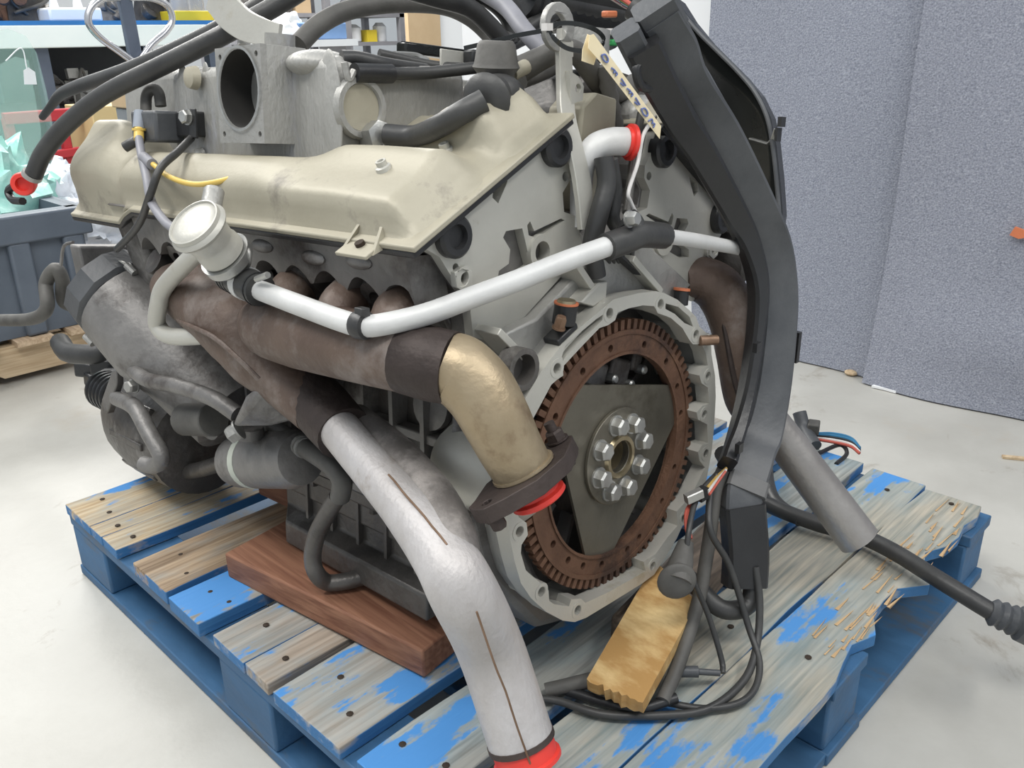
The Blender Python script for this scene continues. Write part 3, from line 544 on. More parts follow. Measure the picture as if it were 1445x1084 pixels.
# lower accessory: dark round compressor body with pipes
cA = EP(245, 598, 'x', -.15); cp = G().lathe([(.04, -.13), (.088, -.12), (.096, -.05), (.10, 0), (.096, .07), (.085, .11), (.05, .12)], cA, (.05, 1, .05), 30).part('compressor', 'dark', eng)
for k in range(10):
    a_ = 2*PI*k/10; G().box(cA+Vector((.094*math.cos(a_), -.03, .094*math.sin(a_))), (.012, .12, .012), Matrix.Rotation(-a_, 3, 'Y')).part('rib', 'dark', cp, bevel=.002)
for k in range(5): G().lathe([(.032, 0), (.038, .003), (.038, .009), (.030, .014)], EP(170, 560, 'x', -.16)+Vector((0, .0+.016*k, 0)), (0, 1, 0), 26).part('pulley_groove', 'black', cp)
G().lathe([(.026, 0), (.026, .020), (.018, .024)], EP(292, 597, 'x', -.24), (1, .15, .1), 20).part('end_cap', 'mid', cp)
cc = EP(278, 592, 'x', -.27); G().tube([tuple(EP(262, 592, 'x', -.25)), tuple(EP(302, 592, 'x', -.25))], .024, 18).part('grey_cap', 'rubberg', cp, bevel=.002)
G().prism([[(0, 0), (.02, .0), (.075, .06), (.08, .085), (.06, .08), (.0, .02)]], lambda a, b, t: EP(150, 580, 'x', -.26)+Vector((-.006+.012*t, -a*.9, b))).part('pipe_clamp', 'mid', cp, bevel=.002)
G().hexbolt(EP(190, 544, 'x', -.27), (-1, -.3, 0), .010, .012).part('clamp_bolt', 'alu', cp)
pp = lambda pts, r, m, nm, **k: G().tube(ET(pts), r, **k).part(nm, m, eng)
pp([(180, 512, 'x', -.26), (205, 535, 'x', -.28), (250, 545, 'x', -.28), (300, 562, 'x', -.28), (335, 585, 'x', -.27)], .011, 'mid', 'coolant_pipe', sub=8)
pp([(165, 562, 'x', -.26), (190, 575, 'x', -.28), (210, 610, 'x', -.285), (228, 645, 'x', -.285), (218, 657, 'x', -.285), (203, 655, 'x', -.29)], .0125, 'mid', 'coolant_pipe', sub=8)
pp([(85, 483, 'x', -.20), (95, 497, 'x', -.21), (115, 500, 'x', -.20), (140, 498, 'x', -.18), (150, 480, 'x', -.16), (150, 465, 'x', -.14)], .019, 'rubber', 'front_hose', sub=8)
pp([(-30, 452, 'x', -.20), (0, 452, 'x', -.20), (45, 450, 'x', -.20), (66, 435, 'x', -.20), (65, 400, 'x', -.19), (78, 380, 'x', -.18), (88, 395, 'x', -.17), (90, 425, 'x', -.16), (112, 434, 'x', -.14)], .0135, 'rubberg', 'front_hose', sub=8)
pp([(103, 342, 'x', -.20), (90, 348, 'x', -.20), (86, 375, 'x', -.20)], .003, 'mid', 'thin_pipe')
for (px, py) in ((150, 515), (140, 535), (165, 530), (130, 520)): G().box(EP(px, py, 'x', -.12), (.05, .05, .03), Matrix.Rotation(px*.1, 3, 'Z')).part('front_plug', 'black', cp, bevel=.004)

# canister, its bracket and drain hose
A_ = EP(335, 650, 'x', -.22); B_ = EP(425, 648, 'x', -.22)
cn = G().lathe([(.018, -.008), (.036, .002), (.039, .02), (.039, (B_-A_).length-.02), (.034, (B_-A_).length), (.01, (B_-A_).length+.006)], A_, B_-A_, 28).part('canister', 'mid', eng)
lb = EP(362, 655, 'x', -.26); G().lathe([(.0396, 0), (.0396, .014)], A_+(B_-A_)*.27, B_-A_, 28).part('sticker', mat('faded_sticker', (.40, .43, .37), (.5, .52, .46), 30, .6), cn, label='faded pale sticker')
pp([(330, 648, 'x', -.20), (285, 662, 'x', -.19), (250, 668, 'x', -.18)], .013, 'dark', 'canister_pipe')
pp([(358, 600, 'x', -.23), (375, 630, 'x', -.23)], .009, 'mid', 'canister_pipe')
pp([(360, 590, 'x', -.18), (395, 610, 'x', -.21), (430, 632, 'x', -.22), (465, 655, 'x', -.23), (482, 678, 'x', -.23), (480, 702, 'x', -.225)], .0125, 'rubberg', 'drain_hose', sub=8)
dh = pp([(476, 702, 'x', -.222), (462, 725, 'x', -.225), (447, 755, 'x', -.225), (441, 785, 'x', -.225), (446, 808, 'x', -.222), (462, 822, 'x', -.205), (490, 820, 'x', -.185), (520, 812, 'x', -.16)], .0115, 'dark', 'drain_hose', sub=8)
for t in (.0, .5): G().lathe([(.014, 0), (.014, .005)], EP(424+8*t, 628+6*t, 'x', -.22), EP(465, 655, 'x', -.23)-EP(430, 632, 'x', -.22), 14).part('hose_clamp', 'alu', eng)

# engine mount casting
mt = G(); P1 = [EP(*q_) for q_ in ((325, 603, 'x', -.29), (345, 560, 'x', -.30), (382, 530, 'x', -.285), (415, 545, 'x', -.26), (430, 590, 'x', -.24), (380, 602, 'x', -.27))]
ctr = sum(P1, Vector())/6
vs = [tuple(p_) for p_ in P1]+[tuple(p_+Vector((.09, .03, .01))) for p_ in P1]+[tuple(ctr+Vector((-.03, 0, 0)))]
mt.add(vs, [(i, (i+1) % 6, (i+1) % 6+6, i+6) for i in range(6)]+[(i, (i+1) % 6, 12) for i in range(6)]+[tuple(range(6, 12))])
mo = mt.part('engine_mount_bracket', 'mid', eng, bevel=.006, seg=3)
G().hexbolt(EP(338, 606, 'x', -.275), (-.6, .5, -.5), .012, .014).part('mount_bolt', 'alu', mo)
G().lathe([(.020, 0), (.022, .014), (.014, .018)], EP(350, 600, 'x', -.25), (0, .2, -1), 16).part('mount_stud', 'mid', mo)

# --- exhaust, left bank
R1 = .033
ex = G().tube(ET([(238, 405, 'x', -.245, .026), (255, 408, 'x', -.26, .037), (295, 428, 'x', -.27, .046), (340, 462, 'x', -.27, .050), (372, 500, 'x', -.265, .046), (405, 535, 'x', -.26, .036), (450, 580, 'x', -.26, .030)]), .03, 20, 8).part('exhaust_manifold', 'exh', eng, label='rust-brown tubular exhaust manifold')
G().tube(ET([(368, 455, 'x', -.275, .028), (385, 461, 'x', -.288, .037), (430, 472, 'x', -.29, .039), (500, 488, 'x', -.29, .037), (560, 502, 'x', -.284, .035), (605, 512, 'x', -.275, .034), (630, 517, 'x', -.269, .031)]), .03, 20, 8).part('log_pipe', 'exh', ex)
G().tube(ET([(575, 505, 'x', -.281, .0355), (615, 515, 'x', -.273, .0360), (640, 520, 'x', -.266, .0352)]), .034, 20, 6).part('outer_sleeve', 'exhd', ex)
for (a_, b_, c_) in (((300, 385, 'y', .44), (285, 420, 'x', -.28), 0), ((430, 405, 'y', .265), (405, 450, 'x', -.28), 0), ((500, 430, 'y', .165), (480, 470, 'x', -.28), 0), ((565, 440, 'y', .09), (560, 480, 'x', -.275), 0)):
    B_ = EP(*b_); A_ = Vector((-.235, B_.y+.02, .20)); G().tube([tuple(A_)+(.026,), tuple((A_+B_)/2+Vector((-.012, 0, .006)))+(.025,), tuple(B_)+(.027,)], .024, 16, 6).part('runner', 'exh', ex)
# seam strip of the shell
G().tube(ET([(234, 436, 'x', -.285), (258, 455, 'x', -.315), (300, 475, 'x', -.325), (335, 505, 'x', -.322), (365, 535, 'x', -.305)]), .003, 8).part('weld_seam', 'exh', ex)
el = G().tube(ET([(628, 516, 'x', -.270, .0330), (650, 525, 'y', -.008, .0350), (677, 552, 'y', -.026, .0345), (699, 590, 'y', -.042, .0330), (718, 628, 'y', -.052, .0312), (737, 662, 'y', -.060, .0295)]), .033, 24, 8).part('exhaust_elbow', 'gold', eng, label='straw-tinted stainless exhaust elbow')
e1 = EP(732, 650, 'y', -.056); e2 = EP(745, 674, 'y', -.063); dz = (e2-e1).normalized()
sdv = (EP(815, 655, 'y', -.062)-EP(688, 690, 'y', -.048)); sdv = (sdv-dz*sdv.dot(dz)).normalized(); tv = dz.cross(sdv)
fl_o = [(-.062, -.020), (-.066, -.008), (-.066, .008), (-.05, .022), (-.02, .040), (.02, .040), (.05, .022), (.064, .010), (.064, -.010), (.05, -.022), (.02, -.040), (-.02, -.040), (-.05, -.024)]
flg = G().prism([fl_o, circ(0, 0, .028, 20), circ(-.054, 0, .006, 8), circ(.053, 0, .006, 8)], lambda a, b, t: e2+sdv*a+tv*b+dz*(-.008+.016*t)).part('pipe_flange', 'exhd', el, bevel=.001, label='dark two-bolt flange')
G().lathe([(.0322, -.012), (.0322, -.009)], e2, dz, 24).part('weld_bead', 'gold', el)
st = e2+sdv*.053; G().tube([tuple(st-dz*.030), tuple(st+dz*.020)], .0055, 12).part('flange_stud', 'exhd', el); G().hexbolt(st-dz*.009, -dz, .010, .010).part('flange_nut', 'exhd', el)
st = e2-sdv*.054; G().hexbolt(st+dz*.009, dz, .008, .010).part('flange_nut', 'exhd', el)
G().lathe([(.024, .008), (.024, .018), (.028, .020), (.0285, .024), (.026, .026)], e2, dz, 28).part('red_cap', 'red', el, label='red plastic cap')
# collector sleeve and downpipe
G().tube(ET([(400, 515, 'x', -.24, .030), (432, 550, 'x', -.25, .034), (462, 585, 'x', -.258, .034), (486, 612, 'x', -.265, .032)]), .034, 20, 6).part('collector', 'exhd', ex)
pE = W2E(WP(735, 1044, 'z', .21)); pM = W2E(WP(692, 915, 'z', .30))
dp = G().tube(ET([(478, 605, 'x', -.27, .023), (520, 655, 'x', -.275, .0235), (570, 712, 'x', -.285, .026), (620, 776, 'x', -.297, .030)])+[tuple(EP(652, 832, 'x', -.30))+(.0325,), tuple(pM)+(.0342,), tuple(pE)+(.0342,)], .03, 28, 8, hollow=.002).part('downpipe', 'pipe', eng, label='long weathered silver exhaust downpipe with red cap')
dd = (pE-pM).normalized()
G().tube([tuple(pE-dd*.003), tuple(pE+dd*.003)], .0352, 28, cap=True).part('cap_rim', 'exhd', dp)
G().lathe([(.0325, .002), (.0325, .018), (.0355, .020), (.0355, .024), (.030, .026)], pE, dd, 28).part('red_cap', 'red', dp, label='red plastic end cap')
def onpipe(A, B, r, k):     # seam on the side of a pipe that faces the camera's left
    cl = ME.transposed() @ (CAM-EO); out_ = []
    for t in [i/8 for i in range(9)]:
        P_ = A.lerp(B, t); d_ = (B-A).normalized(); v = (cl-P_); v = (v-d_*v.dot(d_)).normalized(); s2 = d_.cross(v); k = k+random.uniform(-.03, .03); out_.append(tuple(P_+(v*math.cos(k)+s2*math.sin(k))*r))
    return out_
G().tube(onpipe(EP(660, 835, 'x', -.30), pE, .0338, -.05), .0011, 8, 2).part('weld_seam', 'boltb', dp)
G().tube(onpipe(EP(560, 690, 'x', -.283), EP(640, 790, 'x', -.299), .0258, -.1), .0011, 8, 2).part('weld_seam', 'boltb', dp)
G().tube(ET([(500, 595, 'x', -.235, .022), (560, 645, 'x', -.245, .023), (610, 705, 'x', -.262, .025), (640, 762, 'x', -.286, .023), (658, 830, 'x', -.30, .018)]), .03, 22, 8).part('second_branch', 'branch', dp)
# --- secondary air: valve, tube, couplings
A_ = EP(276, 317, 'x', -.375); B_ = EP(345, 388, 'x', -.315); av = (B_-A_).normalized()
vl = G().lathe([(.016, -.005), (.026, -.003), (.031, .002), (.0325, .005), (.031, .008), (.026, .012), (.024, .026), (.023, .030), (.025, .036), (.025, .046), (.021, .048)], A_, av, 36).part('air_valve', 'aluw', eng, label='mushroom-shaped zinc-plated secondary air valve')
G().lathe([(.0265, -.0025), (.0275, -.005), (.029, -.0045), (.0295, .0)], A_, av, 36).part('disc_rim', 'aluw', vl)
G().lathe([(.029, .048), (.029, .058), (.024, .064), (.012, .068), (.011, .10)], A_, av, 32).part('valve_body', 'bolt', vl)
G().tube([tuple(A_+av*.03+Vector((.01, .02, .035))), tuple(A_+av*.03+Vector((0.02, .03, .052)))], .011, 14).part('port', 'alu', vl)
G().tube(ET([(338, 340, 'x', -.31), (350, 352, 'x', -.325), (352, 370, 'x', -.325), (345, 385, 'x', -.32)]), .0022, 8).part('wire_clip', 'alu', vl)
pp([(284, 352, 'x', -.315), (262, 372, 'x', -.32), (232, 405, 'x', -.32), (224, 430, 'x', -.32), (222, 458, 'x', -.315), (240, 474, 'x', -.31), (285, 474, 'x', -.30), (310, 466, 'x', -.29)], .0112, 'aluw', 'air_pipe', sub=8)
wt = G().tube(ET([(360, 407, 'x', -.325), (420, 430, 'x', -.325), (480, 452, 'x', -.325), (512, 460, 'x', -.322), (545, 457, 'y', .045), (600, 444, 'y', .025), (660, 422, 'y', .008), (730, 396, 'y', -.01), (800, 368, 'y', -.025), (862, 346, 'y', -.038)]), .0108, 16, 8).part('air_tube', 'white', eng, label='pale aluminium air injection tube')
G().tube(ET([(930, 332, 'y', -.035), (985, 340, 'y', -.03), (1050, 352, 'y', -.02)]), .0085, 14, 6).part('air_tube', 'white', eng)
G().tube(ET([(855, 349, 'y', -.037), (885, 338, 'y', -.04), (905, 331, 'y', -.04), (936, 333, 'y', -.035)]), .0145, 16, 6).part('rubber_tee', 'rubber', eng)
G().tube(ET([(895, 336, 'y', -.04), (893, 318, 'y', -.035), (884, 308, 'y', -.03)]), .013, 14, 6).part('tee_mount', 'rubber', eng)
G().hexbolt(EP(887, 309, 'y', -.045), (0, -1, .1), .008, .01).part('tee_bolt', 'bolt', eng)
cpl = G().tube(ET([(322, 387, 'x', -.32), (340, 396, 'x', -.323), (368, 410, 'x', -.325)]), .0175, 20, 5).part('rubber_coupling', 'rubber', eng)
a3, b3 = EP(322, 387, 'x', -.32), EP(368, 410, 'x', -.325)
G().lathe([(.0188, 0), (.0188, .012)], a3.lerp(b3, .48), b3-a3, 24).part('band_clamp', 'white', cpl, label='pale band clamp')
for t in (.05, .16, .27, .9): G().lathe([(.0185, 0), (.0185, .0025)], a3.lerp(b3, t), b3-a3, 24).part('ridge', 'black', cpl)
p_ = EP(378, 388, 'x', -.335); G().tube([tuple(EP(362, 394, 'x', -.335)), tuple(p_)], .0035, 8).part('clamp_ear', 'bolt', cpl)
a3, b3 = EP(503, 458, 'x', -.324), EP(518, 460, 'x', -.322); G().lathe([(.0130, 0), (.0138, .004), (.0138, .010), (.013, .014)], a3, b3-a3, 20).part('cable_tie', 'rubber', wt)
G().box(EP(511, 440, 'x', -.325), (.010, .012, .008)).part('tie_head', 'rubber', wt, bevel=.001)

# --- right bank exhaust
G().tube(ET([(962, 395, 'x', .19, .025), (985, 393, 'x', .21, .030), (1015, 410, 'x', .235, .034), (1035, 450, 'x', .245, .034), (1045, 500, 'x', .25, .033), (1055, 560, 'x', .26, .032), (1075, 590, 'x', .27, .028)]), .03, 20, 8).part('exhaust_manifold', 'exh', eng, label='brown manifold pipe of the right bank')
G().tube(ET([(1005, 405, 'x', .22), (1020, 450, 'x', .215), (1035, 530, 'x', .22), (1045, 565, 'x', .23)]), .004, 8).part('weld_seam', 'exhd', eng)
qe = W2E(WP(1212, 762, 'z', .215)); qs = EP(1070, 572, 'x', .27)
rp = G().tube([tuple(qs)+(.024,), tuple(qs.lerp(qe, .3))+(.0265,), tuple(qe)+(.0285,)], .028, 26, 6, hollow=.002).part('downpipe', 'piper', eng, label='dull grey open-ended exhaust pipe of the right bank')

# --- intake manifold
XI = -.228
im = G()
def ibox(a, b): return G().minmax(a, b)
yl, yr = EP(247, 229, 'x', XI).y, EP(474, 240, 'x', XI).y; zb = .322; zt = EP(472, 75, 'x', XI).z
b0 = ibox((XI, yr, zb), (-.03, yl, zt)); im = b0.part('intake_manifold', 'intake', eng, bevel=.014, seg=3, label='rough sand-cast aluminium intake manifold')
ibox((XI+.022, yl-.02, zb+.005), (-.04, EP(167, 105, 'x', XI+.02).y, EP(200, 98, 'x', XI+.02).z)).part('front_runner', 'intake', im, bevel=.016, seg=3)
ibox((-.10, .30, .33), (.20, .74, zt-.004)).part('plenum', 'intake', im, bevel=.02, seg=3)
ibox((.02, .25, .33), (.20, .45, zt-.012)).part('right_runner', 'intake', im, bevel=.02, seg=3)
# shoulder rounds and vertical swellings on the side wall
for (px, rr, sq) in ((258, .020, .28), (290, .016, .2), (428, .026, .2), (462, .022, .22)):
    yv = EP(px, 160, 'x', XI).y; G().sphere((XI+.004, yv, (zb+zt)/2), (rr*sq, rr, .068), 18, 14).part('swelling', 'intake', im)
c_ = EP(420, 88, 'x', XI-.006); G().sphere(c_+Vector((.03, 0, 0)), (.040, .036, .016), 20, 14).part('top_boss', 'intake', im)
# throttle flange: block standing off the wall with an open bore
XT = XI-.030; f4 = [EP(313, 70, 'x', XT), EP(377, 60, 'x', XT), EP(378, 192, 'x', XT), EP(316, 193, 'x', XT)]
ya, yb = f4[0].y, f4[1].y; za, zc = .352, EP(345, 66, 'x', XT).z; cy_, cz_ = (ya+yb)/2-.001, EP(350, 126, 'x', XT).z
rectf = [(ya, zc), (yb, zc), (yb, za), (ya, za)]
rb_ = min(abs(ya-yb), zc-za)*.5*.86
G().prism([rectf, circ(cy_, cz_, rb_+.003, 36)], lambda a, b, t: (XT-.001+(XI+.02-XT)*t, a, b)).part('throttle_mount', 'intake', im, bevel=.003)
tf = G().prism([rectf, circ(cy_, cz_, rb_, 40)]+[circ(cy_+sy*(abs(ya-yb)/2-.010), (za+zc)/2+sz*((zc-za)/2-.010), .0034, 10) for sy in (-1, 1) for sz in (-1, 1)], lambda a, b, t: (XT-.009+.008*t, a, b)).part('throttle_flange', M['alu'], im, label='square machined throttle flange with round bore')
g = G(); n = 40; vs = [(x, cy_+rr*math.cos(2*PI*k/n), cz_+rr*math.sin(2*PI*k/n)) for (rr, x) in ((rb_, XT-.009), (rb_-.002, XT+.01), (rb_-.002, XT+.13)) for k in range(n)]
g.add(vs, [(j*n+i, j*n+(i+1) % n, (j+1)*n+(i+1) % n, (j+1)*n+i) for j in range(2) for i in range(n)]+[tuple(2*n+k for k in range(n))]).part('bore', 'void', im)
G().add([(XT-.0115, cy_+rr*math.cos(2*PI*k/n), cz_+rr*math.sin(2*PI*k/n)) for rr in (rb_+.001, rb_+.004) for k in range(n)], [(i, (i+1) % n, n+(i+1) % n, n+i) for i in range(n)]).part('bore_edge', 'bolt', tf)
c_ = EP(276, 110, 'x', XI-.006); G().lathe([(.015, 0), (.013, .010), (.006, .013)], c_, (-1, 0, 0), 20).part('boss', 'cover', im)
G().hexbolt(EP(285, 218, 'x', XI-.003), (-1, 0, 0), .008, .010).part('bolt', 'bolt', im)
# plug in the rear end wall and hex union
c_ = EP(506, 152, 'y', yr-.004); G().lathe([(.034, 0), (.032, .008), (.026, .008), (.024, .002)], c_, (0, -1, 0), 32).part('end_boss', 'intake', im); G().lathe([(.0245, .003), (.0245, .0045)], c_, (0, -1, 0), 30).part('core_plug', 'cover', im)
c_ = EP(520, 192, 'y', yr-.005); c3_ = EP(543, 190, 'y', yr-.045); G().lathe([(.014, 0), (.014, .016), (.016, .016), (.016, .034), (.010, .036)], c_, c3_-c_, 6).part('hex_union', 'bolt', im)
pp([(545, 190, 'y', yr-.048), (585, 192, 'y', .15), (620, 178, 'y', .10), (650, 160, 'y', .07), (683, 142, 'y', .055)], .0115, 'rubber', 'vacuum_hose', sub=8, seg=16)
# swooping bracket on top of the throttle mount
c0_ = EP(345, 58, 'x', -.17)
br = G().sweep(ET([(300, -12, 'x', -.21, .050), (318, 12, 'x', -.21, .045), (345, 35, 'x', -.205, .038), (375, 46, 'x', -.20, .030), (395, 50, 'x', -.195, .026)]), .04, .006, (0, .3, 1)).part('throttle_bracket', 'aluw', eng, label='bare metal bracket swept up over the intake')
G().tube(ET([(344, 68, 'x', -.20), (345, 48, 'x', -.19)]), .008, 14).part('bracket_post', 'alu', eng)
G().tube(ET([(395, 75, 'x', -.19), (395, 48, 'x', -.19)]), .018, 20).part('bracket_post', 'intake', eng)
# black module on the intake side
bx = [EP(202, 160, 'x', -.245), EP(238, 150, 'x', -.245), EP(272, 155, 'x', -.245)]
sx0, sx1 = EP(203, 180, 'x', -.25).y, EP(238, 180, 'x', -.25).y; mz0, mz1 = EP(215, 201, 'x', -.25).z, EP(215, 157, 'x', -.25).z
md = G().minmax((-.268, sx1, mz0), (-.225, sx0, mz1)).part('switch_module', 'blackd', eng, bevel=.004, label='black plastic switch valve on the intake side')
s2 = EP(272, 180, 'x', -.245).y; G().minmax((-.24, s2, mz0+.008), (-.215, sx1, mz1-.001)).part('module_tray', 'black', md, bevel=.002)
G().prism([[(s2-.006, mz0+.006), (s2+.012, mz0+.006), (s2+.012, mz1+.002), (s2-.006, mz1+.002)]], lambda a, b, t: (-.244+.003*t, a, b)).part('mounting_tab', 'black', md, bevel=.001)
G().hexbolt(EP(265, 165, 'x', -.245), (-1, -.2, 0), .009, .008).part('tab_screw', 'bolt', md)
pp([(206, 160, 'x', -.245), (207, 135, 'x', -.24), (216, 125, 'x', -.235), (224, 132, 'x', -.23), (227, 150, 'x', -.23)], .0075, 'rubberg', 'loop_hose', sub=8)
pp([(198, 158, 'x', -.265), (196, 182, 'x', -.272)], .008, mat('grey_sleeve', (.20, .23, .28), (.30, .33, .38), 10, .5, 0, 0), 'grey_connector')
G().tube(ET([(196, 183, 'x', -.275), (196, 197, 'x', -.28)]), .0065, 14).part('yellow_connector', 'yellow', eng)
G().lathe([(.009, 0), (.009, .003)], EP(196, 181, 'x', -.275), (0, 0, -1), 14).part('yellow_collar', 'yellow', eng)
gs = mat('grey_tubing', (.19, .19, .21), (.27, .27, .30), 20, .5, 0, .05)
pp([(196, 195, 'x', -.28), (200, 220, 'x', -.29), (207, 250, 'x', -.315), (214, 285, 'x', -.325), (232, 312, 'x', -.335), (246, 323, 'x', -.34)], .0055, gs, 'grey_vacuum_line', sub=8)
pp([(203, 222, 'x', -.295), (215, 232, 'x', -.305)], .007, gs, 'grey_vacuum_line')
pp([(216, 232, 'x', -.305), (240, 250, 'x', -.312), (275, 260, 'x', -.31), (318, 254, 'x', -.295), (355, 240, 'x', -.275)], .0033, 'yellow', 'yellow_vacuum_line', sub=8)
pp([(270, 195, 'x', -.24), (250, 215, 'x', -.29), (226, 238, 'x', -.32), (212, 275, 'x', -.33), (195, 318, 'x', -.31), (165, 352, 'x', -.29)], .0048, 'rubber', 'black_cable', sub=8)
pp([(176, 208, 'x', -.29), (190, 200, 'x', -.28), (200, 196, 'x', -.27)], .007, 'rubber', 'elbow_boot')

# --- hoses over the top
pp([(48, 246, 'x', -.34), (62, 215, 'x', -.33), (95, 175, 'x', -.31), (150, 132, 'x', -.28), (230, 92, 'x', -.24), (310, 52, 'x', -.20), (395, 5, 'x', -.14), (450, -30, 'x', -.10)], .0125, 'rubber', 'heater_hose', sub=10, seg=18)
cz = EP(35, 259, 'x', -.345); hc = G().lathe([(.014, -.014), (.014, .002), (.0172, .003), (.0172, .009), (.0155, .012), (.010, .012), (.009, .004)], cz, Vector((-.55, -.8, -.06)), 30).part('red_cap', 'red', eng, label='red plastic cap on the heater hose end')
G().tube(ET([(20, 262, 'x', -.34), (12, 270, 'x', -.34), (18, 282, 'x', -.34), (32, 284, 'x', -.34)]), .006, 8).part('hose_clamp', 'black', eng)
G().lathe([(.0142, 0), (.0142, .007)], EP(44, 250, 'x', -.342), EP(62, 215, 'x', -.33)-EP(44, 250, 'x', -.342), 24).part('hose_clamp', 'alu', eng)
pp([(60, 165, 'x', -.14, .007), (72, 150, 'x', -.15, .008), (85, 134, 'x', -.16, .010), (110, 122, 'x', -.17), (180, 98, 'x', -.17), (250, 68, 'x', -.15), (330, 28, 'x', -.12), (390, -10, 'x', -.08)], .0112, 'rubber', 'heater_hose', sub=10, seg=18)
pp([(422, 62, 'y', .42), (450, 35, 'y', .42), (490, 15, 'y', .42), (550, 5, 'y', .40), (620, 7, 'y', .38), (660, 22, 'y', .35), (690, 48, 'y', .33), (712, 80, 'y', .30)], .0125, 'rubberg', 'breather_hose', sub=10, seg=16)
pp([(482, 82, 'y', .24), (505, 83, 'y', .235), (545, 92, 'y', .23), (600, 100, 'y', .25)], .0085, 'rubber', 'vacuum_hose')
G().tube(ET([(500, 103, 'y', .22), (552, 104, 'y', .22)]), .0105, 14, smooth=False).part('hose_sleeve', 'black', eng)
G().tube(ET([(486, 88, 'y', .22), (492, 112, 'y', .22), (500, 100, 'y', .22)]), .004, 8).part('crimped_end', 'alu', eng)
pp([(550, 104, 'y', .22), (600, 103, 'y', .22), (650, 98, 'y', .21), (685, 94, 'y', .20)], .0072, 'rubber', 'vacuum_hose', sub=8)
pp([(535, 76, 'y', .3), (610, 92, 'y', .28), (660, 96, 'y', .25)], .006, 'rubber', 'vacuum_hose')
pp([(582, 110, 'y', .26), (610, 130, 'y', .25), (640, 158, 'y', .24)], .0045, 'yellow', 'yellow_vacuum_line')
# linkage plate, sensors on top
G().sweep(ET([(555, 76, 'y', .30), (585, 78, 'y', .30), (605, 86, 'y', .29)]), .006, .012, (0, 0, 1)).part('linkage_rod', 'bolt', eng)
G().box(EP(640, 84, 'y', .27), (.045, .003, .022)).part('linkage_plate', 'aluw', eng, bevel=.001); G().box(EP(620, 74, 'y', .32), (.13, .02, .014)).part('linkage_rail', 'gloss', eng, bevel=.003)
G().box(EP(672, 82, 'y', .26), (.03, .02, .018)).part('linkage_block', 'black', eng, bevel=.003)
G().minmax(EP(582, 185, 'y', .25), EP(620, 132, 'y', .25)+Vector((0, .04, 0))).part('injector_rail_block', 'black', eng, bevel=.003)
# rubber boot elbow
g = G(); c_ = EP(700, 95, 'y', .09); bt = G().lathe([(.017, .026), (.020, .022), (.023, .004), (.025, 0), (.020, -.006), (.018, -.030)], c_, (-.1, -.1, 1), 24).part('breather_valve', 'rubberg', eng)
c_ = EP(705, 135, 'y', .075); G().sphere(c_, (.030, .024, .022), 18, 12).part('valve_body', 'rubber', bt)
c_ = EP(693, 138, 'y', .062); G().lathe([(.013, .0), (.024, .006), (.026, .010), (.022, .016), (.020, .03)], c_-Vector((.012, 0, .004)), EP(715, 125, 'y', .075)-EP(683, 144, 'y', .055), 24).part('boot', 'rubber', bt)
G().tube(ET([(722, 104, 'y', .09), (742, 94, 'y', .09)]), .008, 12).part('yellow_stub', 'cover', eng)
pp([(735, 98, 'y', .105, .0145), (765, 82, 'y', .09), (792, 70, 'y', .075), (815, 76, 'y', .07), (832, 98, 'y', .07), (850, 122, 'y', .08), (872, 130, 'y', .09), (895, 118, 'y', .10)], .0125, 'rubberg', 'coolant_hose', sub=8, seg=18)
pp([(735, 112, 'y', .14), (770, 98, 'y', .14), (800, 80, 'y', .16)], .011, 'rubberg', 'coolant_hose')
pp([(668, -20, 'y', .25), (712, 8, 'y', .20), (742, 45, 'y', .15), (775, 80, 'y', .12)], .0105, gs, 'fuel_pipe', sub=8)
for (pts, r) in (([(560, -20), (610, -5), (660, 10), (690, 35), (712, 60)], .012), ([(620, -25), (680, -5), (715, 25), (722, 60)], .010), ([(700, 60), (730, 48), (760, 30), (800, 10), (850, -10)], .010), ([(690, 85), (730, 60), (755, 50)], .008), ([(640, -30), (700, -12), (725, 10), (745, 50)], .008), ([(760, -20), (800, 5), (860, 20), (905, 35)], .016), ([(730, -30), (790, -12), (870, 0), (950, 15)], .020)):
    pp([(a_, b_, 'y', .28) for a_, b_ in pts], r, 'rubber', 'harness_loom', sub=8)
G().tube([tuple(EP(735+6*k, -6+2.2*k, 'y', .30))+(.030+.003*(k % 2),) for k in range(22)], .03, 20, smooth=False).part('corrugated_intake_hose', 'black', eng)
# --- centre valley, lifting eye, coolant neck
G().plate_y([PL([(822, 335), (800, 150), (820, 110), (860, 95), (930, 120), (925, 250), (905, 330)], .10)], .10, .30).part('valley_casting', 'mid', eng, bevel=.006)
G().plate_y([PL([(818, 300), (805, 215), (812, 150), (830, 130), (862, 140), (860, 190), (840, 230), (832, 300)], .05)], .04, .09).part('coolant_housing', 'cover', eng, bevel=.004)
G().plate_y([PL([(878, 150), (905, 130), (925, 160), (905, 200), (880, 190)], .08)], .06, .12).part('distributor_housing', 'alu', eng, bevel=.01)
le = G().sweep(ET([(795, 60, 'y', .045, .020), (797, 120, 'y', .045, .022), (800, 165, 'y', .035, .022), (812, 215, 'y', .02, .022), (822, 265, 'y', .012, .025), (826, 322, 'y', .010, .020)]), .022, .007, (1, 0, .1)).part('lifting_bracket', 'aluw', eng, label='pale steel lifting bracket')
p_ = EP(787, 38, 'y', .045); G().plate_y([[(p_.x+a, p_.z+b) for a, b in circ(0, 0, .024, 20)], [(p_.x+a, p_.z+b) for a, b in circ(-.002, 0, .013, 16)]], .042, .049).part('lifting_eye', M['alu'], le, bevel=.001)
G().plate_y([PL([(790, 40), (806, 60), (806, 80), (790, 90)], .045)], .042, .049).part('eye_neck', 'aluw', le)
